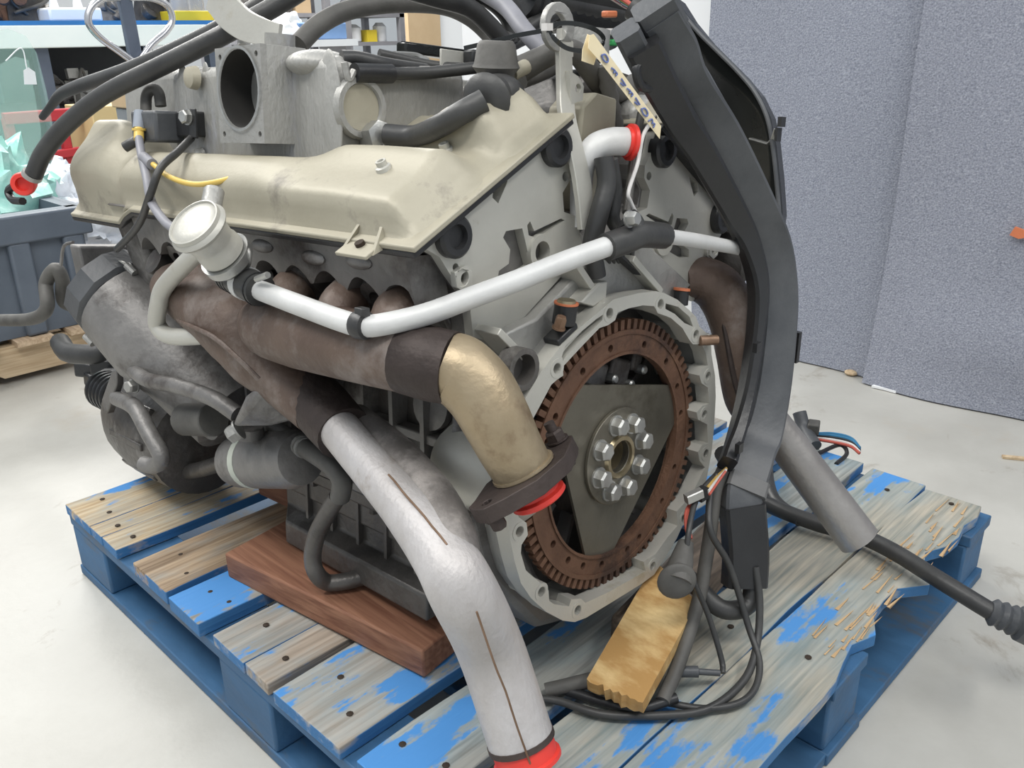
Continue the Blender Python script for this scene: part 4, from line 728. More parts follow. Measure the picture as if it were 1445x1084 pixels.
p_ = EP(812, 125, 'y', .04); G().plate_y([PL([(800, 100), (812, 108), (820, 122), (818, 142), (808, 145), (802, 150)], .04), circ(p_.x, p_.z, .005, 10)], .036, .042).part('bracket_tab', 'aluw', le)
nk = G().tube(ET([(818, 320, 'y', .03, .011), (820, 270, 'y', .03, .012), (824, 232, 'y', .025, .013), (840, 208, 'y', .02, .0145), (862, 200, 'y', .015, .015), (884, 200, 'y', .010, .0155)]), .014, 20, 8).part('coolant_neck', 'white', eng, label='curved bare aluminium coolant neck')
p_ = EP(882, 200, 'y', .010); q_ = EP(892, 201, 'y', .006); G().lathe([(.0165, 0), (.0165, .004), (.020, .005), (.020, .009), (.016, .010)], p_, q_-p_, 24).part('red_cap', 'red', nk, label='red plastic cap')
pp([(852, 222, 'y', -.0), (856, 260, 'y', -.005), (846, 300, 'y', -.005), (836, 345, 'y', .0), (842, 390, 'y', .0)], .0105, 'rubber', 'harness_loom', sub=8)
pp([(862, 225, 'y', .0), (868, 270, 'y', .0), (865, 310, 'y', .0), (880, 330, 'y', .0)], .008, 'rubber', 'harness_loom', sub=8)
for k in range(6): pp([(868+k*3, 325, 'y', .02), (856+k*7, 355, 'y', .01), (864+k*4, 395, 'y', .03)], .004, 'rubber', 'loose_wire')
g = G(); cr = [tuple(EP(853+1.6*k, 92+9*k, 'y', .055))+((.0105 if k % 2 else .0088),) for k in range(11)]; G().tube(cr, .01, 16, smooth=False).part('corrugated_conduit', 'rubberg', eng)
G().tube(ET([(905, 160, 'y', .03), (896, 210, 'y', .02), (888, 270, 'y', .0), (884, 300, 'y', -.01)]), .005, 10).part('black_rod', 'rubberg', eng)
G().tube(ET([(925, 165, 'y', .0), (908, 190, 'y', -.01), (900, 230, 'y', -.01), (887, 270, 'y', -.02), (890, 285, 'y', -.02), (902, 310, 'y', -.02)]), .0022, 8).part('grey_wire', 'wirew', eng)
G().lathe([(.032, 0), (.032, .035)], EP(822, 68, 'y', .12)+Vector((0, 0, -.015)), (0, 0, 1), 26).part('sender_can', 'alu', eng)
G().tube(ET([(850, 40, 'y', .35), (850, 10, 'y', .35)]), .03, 18).part('white_filter', 'aluw', eng)
# right-hand shroud
sh = [(938, -20), (958, 12), (985, 45), (1012, 72), (1040, 100), (1065, 130), (1082, 165), (1090, 205), (1096, 260), (1100, 320), (1092, 370), (1060, 400), (1030, 385), (1005, 330), (960, 200), (920, 90), (900, 10)]
o3 = [EP(a_, b_, 'x', .345) for a_, b_ in sh]
cx3 = sum(o3, Vector())/len(o3); g = G(); n = len(o3); vs = []
for (k, dx) in ((1, 0), (1.0, .012), (.985, .012), (.97, .0), (.90, .040), (.5, .055)):
    for p_ in o3: q_ = cx3+(p_-cx3)*k; vs.append((q_.x+dx, q_.y, q_.z))
g.add(vs, [(j*n+i, j*n+(i+1) % n, (j+1)*n+(i+1) % n, (j+1)*n+i) for j in range(5) for i in range(n)]+[tuple(5*n+k for k in range(n))])
sr = g.part('air_shroud', 'gloss', eng, ang=60, label='glossy black sheet shroud on the right bank')
G().tube([tuple(p_) for p_ in o3[:11]], .003, 8).part('rolled_edge', 'blackd', sr)
G().sweep(ET([(1060, 196, 'x', .37), (1085, 203, 'x', .35), (1092, 195, 'x', .345), (1096, 182, 'x', .34)]), .003, .008, (0, 0, 1), smooth=False).part('clip_arm', 'bolt', sr)
G().box(EP(1098, 190, 'x', .34), (.012, .004, .018)).part('clip', 'black', sr); G().box(EP(1103, 172, 'x', .338), (.012, .006, .013)).part('clip', 'black', sr)
G().sphere(EP(1020, 375, 'x', .30), (.02, .04, .05), 12, 8).part('rear_mount', 'dark', eng)
web((1048, 360), (1035, 450), .02, .04, .012, 'aluw', eng, 'strut')

# ============================================================ THINGS ON AND AROUND THE ENGINE
# cable duct
dt = thing('cable_duct', 'long black plastic cable duct bent down the right rear corner of the engine', 'cable duct', tuple(E2W(EP(1045, 830, 'y', -.10))))
DS = (1, -.72, 0)
pts = EW([(930, 22, 'y', -.03, .042), (952, 60, 'y', -.03, .042), (967, 100, 'y', -.03, .041), (996, 150, 'y', -.03, .042), (1026, 205, 'y', -.035, .044), (1071, 300, 'y', -.045, .046), (1090, 350, 'y', -.05, .046), (1098, 405, 'y', -.055, .046), (1097, 460, 'y', -.06, .047), (1088, 545, 'y', -.07, .048), (1074, 615, 'y', -.08, .050), (1060, 655, 'y', -.09, .050), (1046, 710, 'y', -.10, .048), (1050, 780, 'y', -.11, .048)])
G().sweep(pts, .046, .026, DS, 6).part('duct_body', 'blackd', dt)
G().sweep(EW([(905, 62, 'y', -.02, .036), (922, 100, 'y', -.02, .038), (950, 150, 'y', -.02, .036), (984, 205, 'y', -.02, .034), (1036, 300, 'y', -.03, .030), (1058, 350, 'y', -.04, .024), (1070, 405, 'y', -.05, .020), (1066, 470, 'y', -.055, .016), (1054, 550, 'y', -.065, .016), (1040, 610, 'y', -.075, .018), (1026, 655, 'y', -.085, .020)]), .026, .032, DS, 6).part('duct_cover', 'black', dt)
G().sweep(EW([(1047, 712, 'y', -.102), (1052, 780, 'y', -.113), (1050, 826, 'y', -.118)]), .053, .031, (1, -.72, 0), 4).part('end_sleeve', 'black', dt)
G().sweep(EW([(1055, 678, 'y', -.096), (1049, 698, 'y', -.1)]), .0515, .029, (1, -.72, 0), 4).part('grey_band', mat('worn_grey_band', (.10, .10, .10), (.15, .15, .15), 30, .6), dt)
G().sweep(EW([(921, 4, 'y', -.028), (940, 38, 'y', -.028)]), .046, .030, (1, -.72, 0), 4).part('top_cap', 'blackd', dt)
G().sweep(EW([(882, 42, 'y', -.01), (905, 88, 'y', -.01)]), .028, .03, (1, -.72, 0), 4).part('side_box', 'blackd', dt)
for (q1) in ([(905, 85), (898, 100), (905, 122), (925, 125), (935, 135)], [(935, 130), (940, 155), (958, 168), (970, 170)]):
    G().tube(EW([(a_, b_, 'y', -.02) for a_, b_ in q1]), .005, 10).part('retaining_clip', 'black', dt)
G().box(tuple(E2W(EP(1124, 490, 'y', -.055))), (.008, .008, .045)).part('retaining_clip', 'black', dt)
for (px, py) in ((1068, 490), (1043, 632)): G().box(tuple(E2W(EP(px, py, 'y', -.10))), (.010, .006, .012)).part('latch', 'black', dt)
# wires hanging out of the duct
wh = thing('wiring_harness', 'loose black wiring harness looping over the pallet from the duct end', 'wiring', tuple(WP(1000, 950, 'z', .14)))
def hw(pts, r, m, nm='cable', **k): return G().tube(EW([p_ for p_ in pts]) if len(pts[0]) == 4 and pts[0][2] == 'y' else WT(pts), r, **k).part(nm, m, wh)
P_ = lambda a_, b_, z, r=None: tuple(WP(a_, b_, 'z', z))
def zt_(pts, r, m, nm='cable'): G().tube([P_(a_, b_, z) for a_, b_, z in pts], r, 12, 8).part(nm, m, wh)
zt_([(1022, 660, .36), (1010, 690, .34), (1005, 730, .31), (998, 780, .27), (985, 850, .22), (960, 930, .18), (935, 990, .16)], .0085, 'rubberg')
zt_([(1015, 665, .36), (985, 700, .35), (972, 750, .33), (972, 800, .29), (1000, 870, .22), (1018, 930, .17), (1020, 950, .16)], .0035, 'rubber')
zt_([(1012, 670, .36), (1002, 700, .34), (1003, 750, .31), (1030, 800, .26), (1055, 880, .19), (1072, 940, .16), (1055, 985, .15), (1000, 1000, .15), (930, 990, .15)], .0042, 'rubber')
zt_([(1066, 800, .25), (1072, 850, .21), (1068, 910, .17), (1050, 960, .155), (1000, 1000, .15), (930, 1010, .15), (850, 1008, .15), (790, 990, .15), (750, 985, .15)], .0048, 'rubber')
zt_([(1060, 790, .25), (1058, 850, .2), (1020, 860, .2), (985, 830, .22), (970, 815, .24)], .012, 'rubber', 'thick_cable')
zt_([(955, 985, .16), (900, 1000, .155), (850, 990, .15), (800, 975, .15)], .006, 'black')
zt_([(770, 975, .15), (800, 968, .155), (840, 958, .16)], .009, 'rubberg', 'conduit')
for dx, m_ in ((0, 'wireo'), (2, 'wireo'), (5, 'wirew'), (8, 'wirew'), (10, 'wirer')):
    zt_([(1026-dx*.2, 660+dx*.5, .37), (1012, 672+dx, .36), (998+dx*.3, 688+dx, .355)], .0016, m_, 'coloured_wire')
for dx in (0, 3): zt_([(985+dx, 702, .345), (970+dx, 718, .34), (968+dx, 740, .33), (972+dx, 760, .32)], .0022, 'wirer', 'coloured_wire')
bA = P_(968, 765, .315); bB = P_(955, 820, .285); G().tube([bA+(.009,), tuple((Vector(bA)+Vector(bB))/2)+(.014,), bB+(.017,)], .015, 16, 4).part('grommet_neck', 'rubberg', wh); G().sphere(bB, (.023, .008, .024), 18, 12, Matrix.Rotation(-.75, 3, 'Z')).part('grommet', 'rubberg', wh)
zt_([(955, 948, .165), (985, 948, .165)], .007, 'blackd', 'plug'); zt_([(985, 948, .165), (1015, 950, .16)], .004, 'blackd', 'plug')
G().box(P_(990, 697, .35), (.016, .012, .014)).part('cable_tie', 'black', wh)
G().sweep([P_(968, 705, .355), P_(990, 695, .36)], .012, .010, (0, 0, 1), smooth=False).part('metal_sleeve', 'bolt', wh)
# thick cable trailing off the pallet to the right, and the loom at the back
tc_ = thing('trailing_cable', 'thick black cable trailing off the right side of the pallet to a ribbed plug', 'cable', tuple(WP(1250, 775, 'z', .15)))
G().tube([P_(1020, 640, .30), P_(1050, 690, .2), P_(1090, 715, .17), P_(1150, 738, .16), P_(1210, 755, .16), P_(1260, 778, .165), P_(1320, 815, .165), P_(1390, 858, .15), P_(1412, 870, .145)], .0125, 14, 8).part('cable_sheath', 'rubber', tc_)
a3, b3 = Vector(P_(1396, 862, .15)), Vector(P_(1470, 892, .13)); L3 = (b3-a3).length
G().lathe([(.013, 0), (.019, .006), (.016, .012), (.020, .018), (.016, .024), (.021, .030), (.018, .036), (.024, .040), (.025, .056), (.021, .058), (.021, L3)], a3, b3-a3, 24).part('ribbed_plug', 'blackd', tc_)
G().tube([P_(1080, 640, .16), P_(1090, 700, .165), P_(1130, 735, .16)], .010, 12, 8).part('side_branch', 'rubber', tc_)
lm = thing('rear_loom', 'black connectors and blue wires lying on the far right of the pallet', 'wiring', tuple(WP(1170, 620, 'z', .14)))
G().tube([P_(1128, 582, .19), P_(1135, 605, .165), P_(1150, 630, .15)], .013, 14).part('connector_boot', 'blackd', lm)
G().box(P_(1148, 603, .17), (.030, .022, .022), Matrix.Rotation(.4, 3, 'Z')).part('connector', 'rubberg', lm, bevel=.003)
for k, m_ in enumerate(('wireb', 'wireb', 'black', 'wirew', 'wirer')):
    G().tube([P_(1150, 612+k*2, .15), P_(1175, 612+k*3, .155), P_(1200, 618+k*3, .155), P_(1213, 632+k*2, .15)], .003, 8).part('coloured_wire', m_, lm)
G().tube([P_(1155, 640, .15), P_(1185, 628, .15), P_(1195, 640, .145), P_(1180, 655, .142)], .004, 8).part('cable', 'black', lm)
# bundle of coloured wires at the top
cw = thing('coloured_wire_bundle', 'bundle of cut coloured wires behind the top of the duct', 'wiring', tuple(E2W(EP(880, 0, 'y', .12))))
for k, m_ in enumerate(('wirer', 'wireo', 'wireg', 'wireb', 'wirew', 'wireb', 'wirer', 'wirew')):
    G().tube(EW([(855+k, -14+k*1.5, 'y', .15), (875+k, -4+k*1.8, 'y', .14), (893+k, 8+k*1.2, 'y', .12)]), .0028, 8).part('coloured_wire', m_, cw)
G().tube(EW([(893, 10, 'y', .12), (915, 26, 'y', .10)]), .016, 14).part('loom_sleeve', 'rubber', cw)
for (px, py, m_) in ((860, 20, 'orange'), (868, 60, 'wireg'), (858, 45, 'wirew')): G().box(E2W(EP(px, py, 'y', .14)), (.022, .010, .008)).part('connector', m_, cw, bevel=.002)
# cable tie loop and tag
tg = thing('cable_tie_loop', 'long black cable tie looped through the lifting eye', 'cable tie', tuple(E2W(EP(775, 45, 'y', .03))))
lp = [(772, 40), (790, 33), (815, 34), (840, 42), (852, 55), (845, 68), (825, 72), (800, 68), (783, 55), (776, 44)]
G().sweep(EW([(a_, b_, 'y', .035 - .02*math.sin(i/9*PI)) for i, (a_, b_) in enumerate(lp)]), .0045, .0016, (0, 0, 1), 6).part('strap', 'gloss', tg)
G().sweep(EW([(775, 42, 'y', .04), (730, 50, 'y', .07), (690, 60, 'y', .10), (655, 68, 'y', .13)]), .0045, .0014, (0, 0, 1), 6).part('strap_tail', 'gloss', tg)
G().box(E2W(EP(772, 38, 'y', .034)), (.009, .008, .007)).part('tie_head', 'wirew', tg)
ta = [(832, 50), (838, 48), (933, 178), (931, 196), (846, 86), (830, 68)]
def TP(a_, b_, d_=0): return E2W(EP(a_, b_, 'y', -.045+d_))
pv = [TP(a_, b_) for a_, b_ in ta]; g = G(); g.add([tuple(v) for v in pv]+[tuple(v+Vector((0.0005, .0008, 0))) for v in pv], [tuple(range(6)), tuple(range(11, 5, -1))]+[(i, (i+1) % 6, (i+1) % 6+6, i+6) for i in range(6)])
tag_ = g.top('paper_tag', 'paper', 'long cream paper tag with blue ink writing hanging from the cable tie', 'tag')
# blurred blue characters written along the tag (illegible in the photograph)
def stroke(pts, r=.0011):
    return G().tube([TP(a_, b_, -.0012) for a_, b_ in pts], r, 6, 3)
for (x, y, kind) in ((853, 82, 0), (867, 101, 1), (879, 117, 2), (889, 130, 1), (899, 144, 2), (909, 158, 0), (920, 174, 3)):
    g = G()
    if kind == 0: q1 = [[(x-4, y-4), (x+1, y-5), (x+5, y+1), (x+4, y+6), (x-1, y+3), (x-4, y-4)]]
    elif kind == 1: q1 = [[(x-4, y-5), (x+1, y-1), (x-1, y+2)], [(x, y-1), (x+4, y+3), (x+2, y+6)]]
    elif kind == 2: q1 = [[(x-2, y-6), (x+4, y+4)], [(x-3, y), (x+1, y+4)]]
    else: q1 = [[(x-5, y-3), (x, y-6), (x+1, y)], [(x, y), (x+4, y+1), (x+2, y+6)]]
    for q_ in q1: g.tube([TP(a_, b_, -.0012) for a_, b_ in q_], .0009, 6, 3)
    g.part('ink_mark', 'ink', tag_)
tag2 = [(829, 48), (838, 52), (845, 70), (838, 92), (821, 86), (822, 70)]
pv = [E2W(EP(a_, b_, 'y', -.038)) for a_, b_ in tag2]; g = G(); g.add([tuple(v) for v in pv]+[tuple(v+Vector((0.0005, .0008, 0))) for v in pv], [tuple(range(6)), tuple(range(11, 5, -1))]+[(i, (i+1) % 6, (i+1) % 6+6, i+6) for i in range(6)]); g.part('tag_fold', 'paper', tag_)

# ============================================================ BACKGROUND, LEFT
M['bin'] = mat('slate_blue_plastic', (.085, .105, .135), (.13, .155, .19), 8, .5, 0, .05)
M['glass'] = mat('green_tinted_glass', (.55, .82, .74), (.6, .86, .78), 3, .06, 0, 0, rvar=0, alpha=.15)
M['bubble'] = mat('green_bubble_wrap', (.22, .58, .50), (.55, .80, .74), 16, .25, 0, .5, 45)
M['bag'] = mat('white_plastic_bag', (.70, .76, .84), (.9, .92, .96), 14, .35, 0, .5, 30)
M['redp'] = mat('red_painted_steel', (.50, .03, .045), (.60, .05, .06), 6, .45, 0, .03)
M['card'] = mat('cardboard', (.46, .33, .19), (.54, .40, .25), 6, .8, 0, .05)
M['cardy'] = mat('yellow_cardboard', (.62, .46, .22), (.70, .54, .28), 6, .8, 0, .05)
M['bench'] = mat('white_bench_edge', (.80, .90, .90), (.88, .96, .95), 6, .4, 0, .02)
M['blue'] = mat('blue_edge', (.03, .22, .62), None, 6, .4, 0, 0)
M['steelb'] = mat('blue_grey_steel', (.10, .125, .17), (.15, .18, .24), 8, .42, .3, .05)
M['chrome'] = mat('worn_chrome', (.50, .50, .52), (.65, .65, .66), 10, .25, .9, .02)
M['ygrey'] = mat('grey_shelving', (.20, .20, .22), (.28, .28, .30), 6, .5, .2, .03)
M['yel'] = mat('yellow_plastic', (.72, .55, .03), (.8, .62, .05), 6, .5, 0, 0)
M['bluev'] = mat('blue_bin', (.10, .20, .42), (.18, .3, .5), 6, .5, 0, 0)
M['wht'] = mat('white_plastic', (.78, .80, .82), (.86, .88, .9), 6, .4, 0, 0)

# plastic bin on a wooden pallet
yb_ = 2.24; x1 = .50; zb_, zt_b = .125, WP(97, 292, 'y', yb_).z
bn = thing('plastic_bin', 'slate blue ribbed plastic bulk bin on a bare wooden pallet', 'bin', (-.25, 2.7, .125))
x0 = -.65
for (nm, a_, b_) in (('bin_wall', (x0, yb_, zb_), (x1, yb_+.03, zt_b)), ('bin_wall', (x0, yb_+.95, zb_), (x1, yb_+.98, zt_b)), ('bin_wall', (x0, yb_, zb_), (x0+.03, yb_+.98, zt_b)), ('bin_wall', (x1-.03, yb_, zb_), (x1, yb_+.98, zt_b)), ('bin_floor', (x0, yb_, zb_), (x1, yb_+.98, zb_+.03))): G().minmax(a_, b_).part(nm, 'bin', bn)
G().minmax((x0-.02, yb_-.025, zt_b-.075), (x1+.02, yb_+.01, zt_b)).part('bin_rim', 'bin', bn, bevel=.006); G().minmax((x1-.01, yb_-.025, zt_b-.075), (x1+.02, yb_+1.0, zt_b)).part('bin_rim', 'bin', bn, bevel=.006)
for k in range(8):
    x = x1-.035-.14*k; G().minmax((x-.028, yb_-.022, zb_), (x+.028, yb_+.005, zt_b-.07)).part('bin_rib', 'bin', bn, bevel=.008)
wp = thing('wooden_pallet', 'bare pale wooden pallet under the blue plastic bin', 'pallet', (-.1, 2.7, 0))
for k in range(3):
    y = 2.235+.5*k; g = G(); g.prism([[(-.9, .022), (.62, .022), (.62, .108), (-.9, .108)][::1] if k else [(-.9, .022), (-.62, .022), (-.60, .055), (-.40, .055), (-.38, .022), (.10, .022), (.12, .05), (.18, .052), (.22, .022), (.62, .022), (.62, .108), (-.9, .108)]], lambda a, b, t: (a, y+.04*t, b)); g.part('stringer', 'pine', wp)
for k in range(11):
    x = -.86+.14*k; G().minmax((x, 2.20, .1082), (x+.095, 3.32, .1235)).part('deck_board', wood('pine_b%d' % k, (.40, .28, .18), (.62, .48, .33), axis=1, off=k*3.1) if k > 5 else 'pine', wp)
for k in range(4): G().minmax((-.86+.43*k, 2.235, .003), (-.76+.43*k, 3.3, .0218)).part('bottom_board', 'pine', wp)
# bubble wrap and plastic in the bin
def lump(c, r, name, m, label, cat, amp=.35, f=5, seed=0, group=None):
    g = G(); seg, rings = 40, 26; vs = []
    for i in range(rings+1):
        t = PI*i/rings
        for k in range(seg):
            a_ = 2*PI*k/seg; d_ = Vector((math.sin(t)*math.cos(a_), math.sin(t)*math.sin(a_), math.cos(t))); q_ = 1+amp*noise.fractal(d_*f*.4+Vector((seed, 0, 0)), 1, 2, 4)
            vs.append((c[0]+d_.x*r[0]*q_, c[1]+d_.y*r[1]*q_, c[2]+d_.z*r[2]*q_))
    g.add(vs, [(i*seg+k, (i+1)*seg+k, (i+1)*seg+(k+1) % seg, i*seg+(k+1) % seg) for i in range(rings) for k in range(seg)])
    return g.top(name, m, label, cat, group, ang=50)
c_ = WP(5, 250, 'y', 2.55); lump((c_.x-.03, 2.62, .40), (.17, .16, .20), 'bubble_wrap', 'bubble', 'sea-green bubble wrap bundle bulging out of the blue bin', 'packaging', .5, 7)
c_ = WP(72, 262, 'y', 2.6); lump((c_.x+.0, 2.66, .38), (.13, .13, .14), 'plastic_bag', 'bag', 'white crumpled plastic bag in the right end of the blue bin', 'packaging', .6, 8, 4)
c_ = WP(25, 300, 'y', 2.45); lump((c_.x+.16, 2.42, .33), (.12, .07, .09), 'plastic_bag', 'bag', 'white plastic wrap against the front rim of the blue bin', 'packaging', .5, 8, 9)
# sheets of glass standing in the bin
def pane(pts, y, name, label, dy=.05):
    P_2 = [WP(a_, b_, 'y', y) for a_, b_ in pts]; n = len(P_2); lo = min(v.z for v in P_2); P_2 = [Vector((v.x, v.y+dy*(v.z-lo)/.5, v.z)) for v in P_2]
    return G().add([tuple(v) for v in P_2]+[tuple(v+Vector((0, .005, 0))) for v in P_2], [tuple(range(n)), tuple(range(2*n-1, n-1, -1))]+[(i, (i+1) % n, (i+1) % n+n, i+n) for i in range(n)]).top(name, 'glass', label, 'glass')
gs1 = pane([(-60, 300), (-60, 55), (20, 40), (45, 50), (60, 75), (72, 130), (82, 200), (70, 300)], 2.85, 'glass_sheet', 'green tinted glass sheet standing in the bin with a white tag on it')
pane([(-60, 310), (-60, 120), (0, 95), (30, 80), (48, 85), (62, 180), (60, 310)], 2.75, 'glass_sheet', 'smaller green glass sheet standing in front of the tagged one')
tp = WP(40, 108, 'y', 2.70); g = G(); g.prism([[(-.016, -.022), (.020, -.024), (.022, .012), (.006, .026), (-.010, .018)]], lambda a, b, t: (tp.x+a, tp.y+.001*t, tp.z+b)); wt_ = g.part('hang_tag', 'wht', gs1, label='small white tag on a string')
G().tube([tuple(WP(38, 97, 'y', 2.70)), tuple(WP(30, 68, 'y', 2.70)), tuple(WP(8, 86, 'y', 2.70))], .0018, 6).part('string', 'wht', gs1)
# pallet jack handle
pj = thing('pallet_jack', 'blue-grey pallet jack standing behind the engine, loop handle up', 'pallet jack', (.95, 2.75, 0))
yj = 2.55; A_ = WP(171, -25, 'y', yj); B_ = WP(198, 120, 'y', yj+.02); dj = (B_-A_).normalized()
G().sweep([tuple(A_), tuple(B_), tuple(B_+dj*.55)], .040, .022, (1, 0, 0), smooth=False).part('handle_bar', 'steelb', pj)
lpj = [(168, -3), (145, -2), (128, 12), (125, 32), (140, 52), (165, 70), (190, 88)]; lpr = [(182, -4), (212, -3), (236, 8), (243, 28), (234, 45), (215, 62), (200, 82)]
for L_1 in (lpj, lpr): G().tube([tuple(WP(a_, b_, 'y', yj-.01)) for a_, b_ in L_1], .0105, 12, 6).part('loop_handle', 'chrome', pj)
e_ = B_+dj*.55; G().minmax((e_.x-.1, e_.y-.05, .03), (e_.x+.1, e_.y+.08, .30)).part('pump_body', 'steelb', pj, bevel=.02)
for s_ in (-.16, .16): G().minmax((e_.x+.1, e_.y+s_-.07, .04), (e_.x+1.0, e_.y+s_+.07, .09)).part('fork', 'steelb', pj, bevel=.01)
G().lathe([(.09, -.03), (.09, .03)], (e_.x, e_.y-.0, .09), (1, 0, 0), 20).part('wheel', 'black', pj)
# workbench with white front edge and blue top strip
yk = 3.6; zl, zh = WP(150, 66, 'y', yk).z, WP(150, 35, 'y', yk).z; xr = WP(322, 50, 'y', yk).x; zbl = WP(150, 29, 'y', yk).z
wb = thing('workbench', 'long bench with thick white front edge and blue strip', 'workbench', (.4, 4.0, 0))
G().minmax((-1.6, yk, zl), (xr, yk+.8, zh)).part('bench_top', 'bench', wb, bevel=.004)
G().minmax((-1.6, yk+.001, zh), (xr-.02, yk+.8, zbl)).part('top_strip', 'blue', wb, label='blue strip along the bench top')
for x in (-1.5, -.2, .95, xr-.08): 
    for y in (yk+.05, yk+.72): G().minmax((x, y, 0), (x+.05, y+.05, zl)).part('leg', 'steelb', wb)
G().minmax((-1.6, yk+.06, .38), (xr-.02, yk+.76, .40)).part('lower_shelf', 'ygrey', wb)
G().minmax((-1.6, yk+.77, .1), (xr-.02, yk+.79, zl)).part('back_panel', 'black', wb)
# salvaged castings on the shelf and on the bench
def casting(c, s, seed, m, label, group, name='engine_part', cat='engine part'):
    r = random.Random(seed); g = G(); c = Vector(c); h = s*.9
    g.box(c+Vector((0, 0, h*.4)), (s*.8, s*.7, h*.8), Matrix.Rotation(r.uniform(-.5, .5), 3, 'Z'), r.uniform(.6, 1))
    for _ in range(7):
        p_ = c+Vector((r.uniform(-.45, .45)*s, r.uniform(-.5, .2)*s, r.uniform(.15, .95)*h)); d_ = Vector((r.uniform(-1, 1), r.uniform(-1, .2), r.uniform(-.6, .8)))
        if r.random() < .5: R0 = s*r.uniform(.10, .24); g.lathe([(R0*.7, 0), (R0, .02), (R0, s*.2), (R0*.5, s*.24)], p_, d_, 14)
        else: g.box(p_, (s*r.uniform(.1, .3), s*r.uniform(.1, .3), s*r.uniform(.1, .3)), Matrix.Rotation(r.uniform(0, 3), 3, 'X'))
    o_ = g.top(name, m, label, cat, group)
    G().tube([c+Vector((r.uniform(-.4, .4)*s, -.45*s, h*.7)), c+Vector((r.uniform(-.2, .2)*s, -.6*s, h*1.05)), c+Vector((r.uniform(-.3, .5)*s, -.5*s, h*.5)), c+Vector((r.uniform(-.4, .6)*s, -.45*s, h*.2))], s*.035, 8).part('hose', 'rubberg', o_)
    return o_
G().minmax((-1.6, yk+.06, .59), (xr-.02, yk+.76, .61)).part('upper_shelf', 'ygrey', wb)
od = ['leftmost', 'second', 'third', 'fourth', 'fifth', 'sixth', 'seventh']
for row, (zz, wd_) in enumerate(((.611, 'upper'), (.401, 'lower'))):
    for k_ in range(7):
        p_ = WP(62+24*k_+row*8, 100, 'y', yk+.25); m_ = ('mid', 'dark', 'alu', 'dark', 'rust', 'mid', 'dark')[(k_+row*3) % 7]
        casting((p_.x, yk+.22+.05*(k_ % 2), zz), .125+.02*(k_ % 3), 20+k_*3+row*50, m_, 'greasy engine part on the %s shelf under the bench, %s from the left' % (wd_, od[k_]) if k_ else 'greasy engine part leftmost on the %s shelf under the bench' % wd_, 'parts under the bench')
for k_, (px, m_, lb_) in enumerate(((92, 'mid', 'low grey casting on the floor behind the red rack'), (118, 'dark', 'low dark casting on the floor between the red rack and the boxes'))):
    p_ = WP(px, 190, 'y', yk+.2); casting((p_.x, yk+.3, .001), .2, 50+k_, m_, lb_, 'parts on the floor under the bench')
zt2 = zbl
for (px, s_, m_, lb_) in ((8, .17, 'rust', 'rusty part at the left end of the bench top'), (32, .20, 'dark', 'dark part on the bench left of the white case'), (152, .16, 'mid', 'grey part on the bench seen through the jack handle loop'), (215, .17, 'dark', 'dark part on the bench right of the jack handle bar')):
    p_ = WP(px, 20, 'y', yk+.4); casting((p_.x, yk+.4, zt2), s_, 80+px, m_, lb_, 'parts on the bench top')
p_ = WP(95, 20, 'y', yk+.3); mg = G().minmax((p_.x-.11, yk+.2, zt2), (p_.x+.11, yk+.42, zt2+.055)).top('white_case', 'wht', 'white plastic case with two lugs on the bench', 'case', bevel=.01)
for dx in (-.05, .05): G().lathe([(.022, 0), (.014, .045)], (p_.x+dx, yk+.3, zt2+.05), (0, 0, 1), 14).part('lug', 'wht', mg)
p_ = WP(272, 15, 'y', yk+.3); G().minmax((p_.x-.14, yk+.2, zt2), (p_.x+.10, yk+.5, zt2+.045)).top('yellow_box', 'yel', 'flat yellow box on the right end of the bench', 'box', bevel=.004)
G().lathe([(.10, 0), (.10, .12), (.085, .13)], (p_.x-.02, yk+.36, zt2+.045), (0, 0, 1), 28).top('steel_pot', 'chrome', 'shiny steel canister standing on the yellow box', 'canister')
# red rack
rr_ = thing('red_rack', 'low red painted steel rack between the bin and the engine', 'rack', (.85, 3.3, 0))
yr_ = 3.15
def rbar(p0, p1, w, nm='rack_beam', y=yr_): G().sweep([tuple(WP(*p0, 'y', y)), tuple(WP(*p1, 'y', y))], w, .03, (0, 0, 1), smooth=False).part(nm, 'redp', rr_)
rbar((5, 168), (135, 158), .040); rbar((52, 223), (112, 213), .030)
p_ = WP(88, 205, 'y', yr_)
for px in (88, 122): 
    q_ = WP(px, 165, 'y', yr_); G().minmax((q_.x-.014, yr_, 0), (q_.x+.014, yr_+.03, q_.z)).part('rack_post', 'redp', rr_)
q_ = WP(5, 168, 'y', yr_); G().minmax((q_.x, yr_, 0), (q_.x+.03, yr_+.03, q_.z)).part('rack_post', 'redp', rr_)
# boxes
p_ = WP(155, 178, 'y', 3.05); G().minmax((p_.x-.055, 3.05, 0), (p_.x+.14, 3.3, WP(150, 150, 'y', 3.05).z)).top('cardboard_box', 'cardy', 'yellowish cardboard box behind the front of the engine', 'box', bevel=.003)
p_ = WP(162, 175, 'y', 2.25); q_ = WP(200, 102, 'y', 2.25); tb = thing('wooden_crate', 'brown cardboard carton on a grey stand right behind the intake', 'carton', (p_.x+.12, 2.12, 0))
G().minmax((p_.x, 2.0, WP(175, 160, 'y', 2.0).z), (q_.x+.12, 2.25, q_.z)).part('carton', 'card', tb, bevel=.003)
G().minmax((p_.x+.005, 2.005, 0), (q_.x+.11, 2.24, WP(175, 160, 'y', 2.0).z-.001)).part('stand', 'ygrey', tb, bevel=.003)
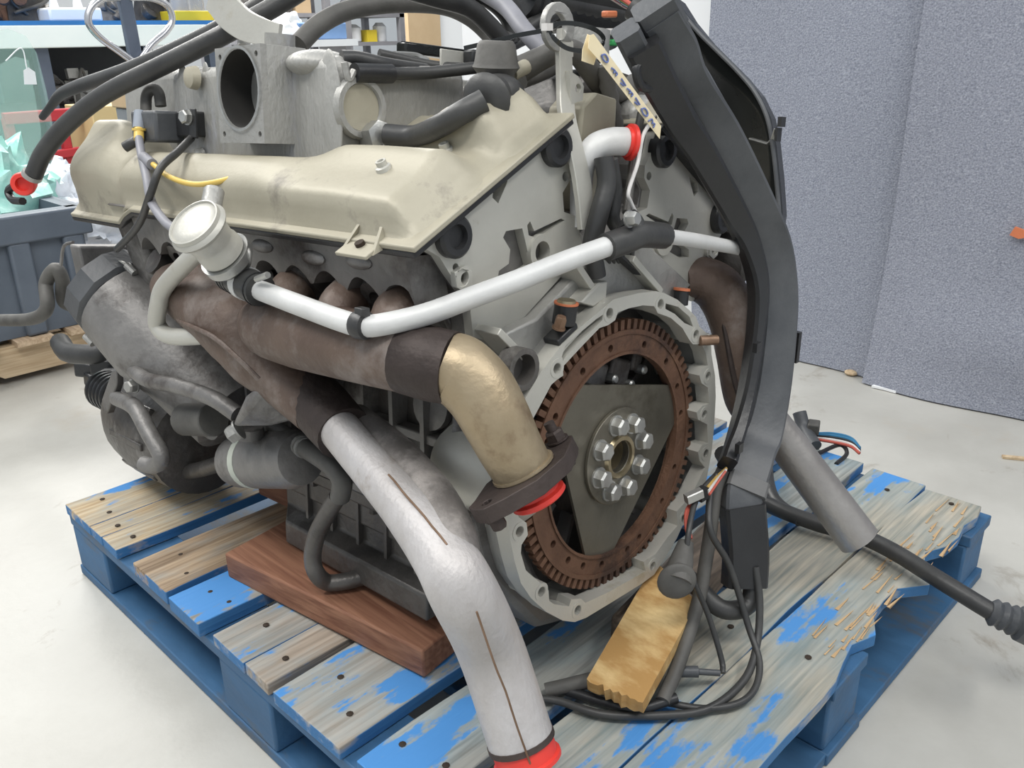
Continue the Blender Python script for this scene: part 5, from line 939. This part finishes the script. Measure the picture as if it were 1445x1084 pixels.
# far shelving and the cardboard column by the white wall
ys = 6.0
for (pa, pb, lab) in ((330, 470, 'grey shelving rack of assorted parts far behind the intake'), (490, 572, 'grey shelving rack beside the tall cardboard sheet')):
    xa, xb_ = WP(pa, 50, 'y', ys).x, WP(pb, 50, 'y', ys).x
    sh_ = thing('shelving_rack', lab, 'shelving', ((xa+xb_)/2, ys+.25, 0))
    for x in (xa, xb_-.05):
        for y in (ys, ys+.5): G().minmax((x, y, 0), (x+.05, y+.05, 1.9)).part('upright', 'ygrey', sh_)
    zs = (.25, .55, .80, 1.02, 1.3)
    for z in zs: G().minmax((xa, ys, z), (xb_, ys+.55, z+.03)).part('shelf', 'ygrey', sh_)
    n = 0; x = xa+.08
    for z in zs[2:4]:
        x = xa+.08; n = 0
        while x < xb_-.15:
            wv = random.uniform(.07, .16); m_, cn_ = random.choice([('bluev', 'blue'), ('wht', 'white'), ('black', 'black'), ('orange', 'orange'), ('card', 'brown'), ('yel', 'yellow'), ('redp', 'red'), ('mid', 'grey')])
            g = G(); h = random.uniform(.08, .18)
            if random.random() < .35: g.lathe([(wv*.45, 0), (wv*.5, .01), (wv*.5, h*.8), (wv*.25, h)], (x+wv/2, ys+.15, z+.03), (0, 0, 1), 14)
            else: g.box((x+wv/2, ys+.18, z+.03+h/2), (wv*.9, .2, h))
            g.top('stored_item', m_, 'small '+cn_+' item, '+['leftmost', 'second', 'third', 'fourth', 'fifth', 'sixth', 'seventh', 'eighth', 'ninth', 'tenth', 'eleventh', 'twelfth', 'thirteenth', 'fourteenth', 'fifteenth'][n]+' along the '+('upper' if z > 1 else 'lower')+' visible shelf of the '+('left' if pa < 400 else 'right')+' far shelving rack', 'storage item', 'items on the '+('left' if pa < 400 else 'right')+' far rack'); x += wv+.02; n += 1
xa, xb_ = WP(577, 50, 'y', 5.2).x, WP(622, 50, 'y', 5.2).x
G().minmax((xa, 5.2, 0), (xb_, 5.24, 2.0)).top('cardboard_sheet', 'card', 'tall tan cardboard sheet standing against the white wall', 'cardboard')
G().minmax((xb_+.0, 5.24, 0), (9, 5.32, 3.2)).top('wall_far', 'wall', kind='structure')
xa, xb_ = WP(400, 55, 'y', 4.6).x, WP(505, 55, 'y', 4.6).x
tbk = thing('parts_table', 'low table of blue and white parts behind the intake', 'table', ((xa+xb_)/2, 4.8, 0))
zk = WP(450, 56, 'y', 4.6).z; G().minmax((xa, 4.6, zk-.04), (xb_, 5.0, zk)).part('table_top', 'wht', tbk)
for x in (xa+.02, xb_-.06): G().minmax((x, 4.65, 0), (x+.04, 4.95, zk-.04)).part('leg', 'ygrey', tbk)
G().box(((xa+xb_)/2+.05, 4.75, zk+.05), (.36, .2, .10)).top('blue_tote', 'bluev', 'blue tote on the low table behind the intake', 'box', bevel=.01)
lump((xa+.12, 4.75, zk+.08), (.10, .1, .09), 'wrapped_part', 'wht', 'white wrapped part on the low table behind the intake', 'part', .3, 4, 2)
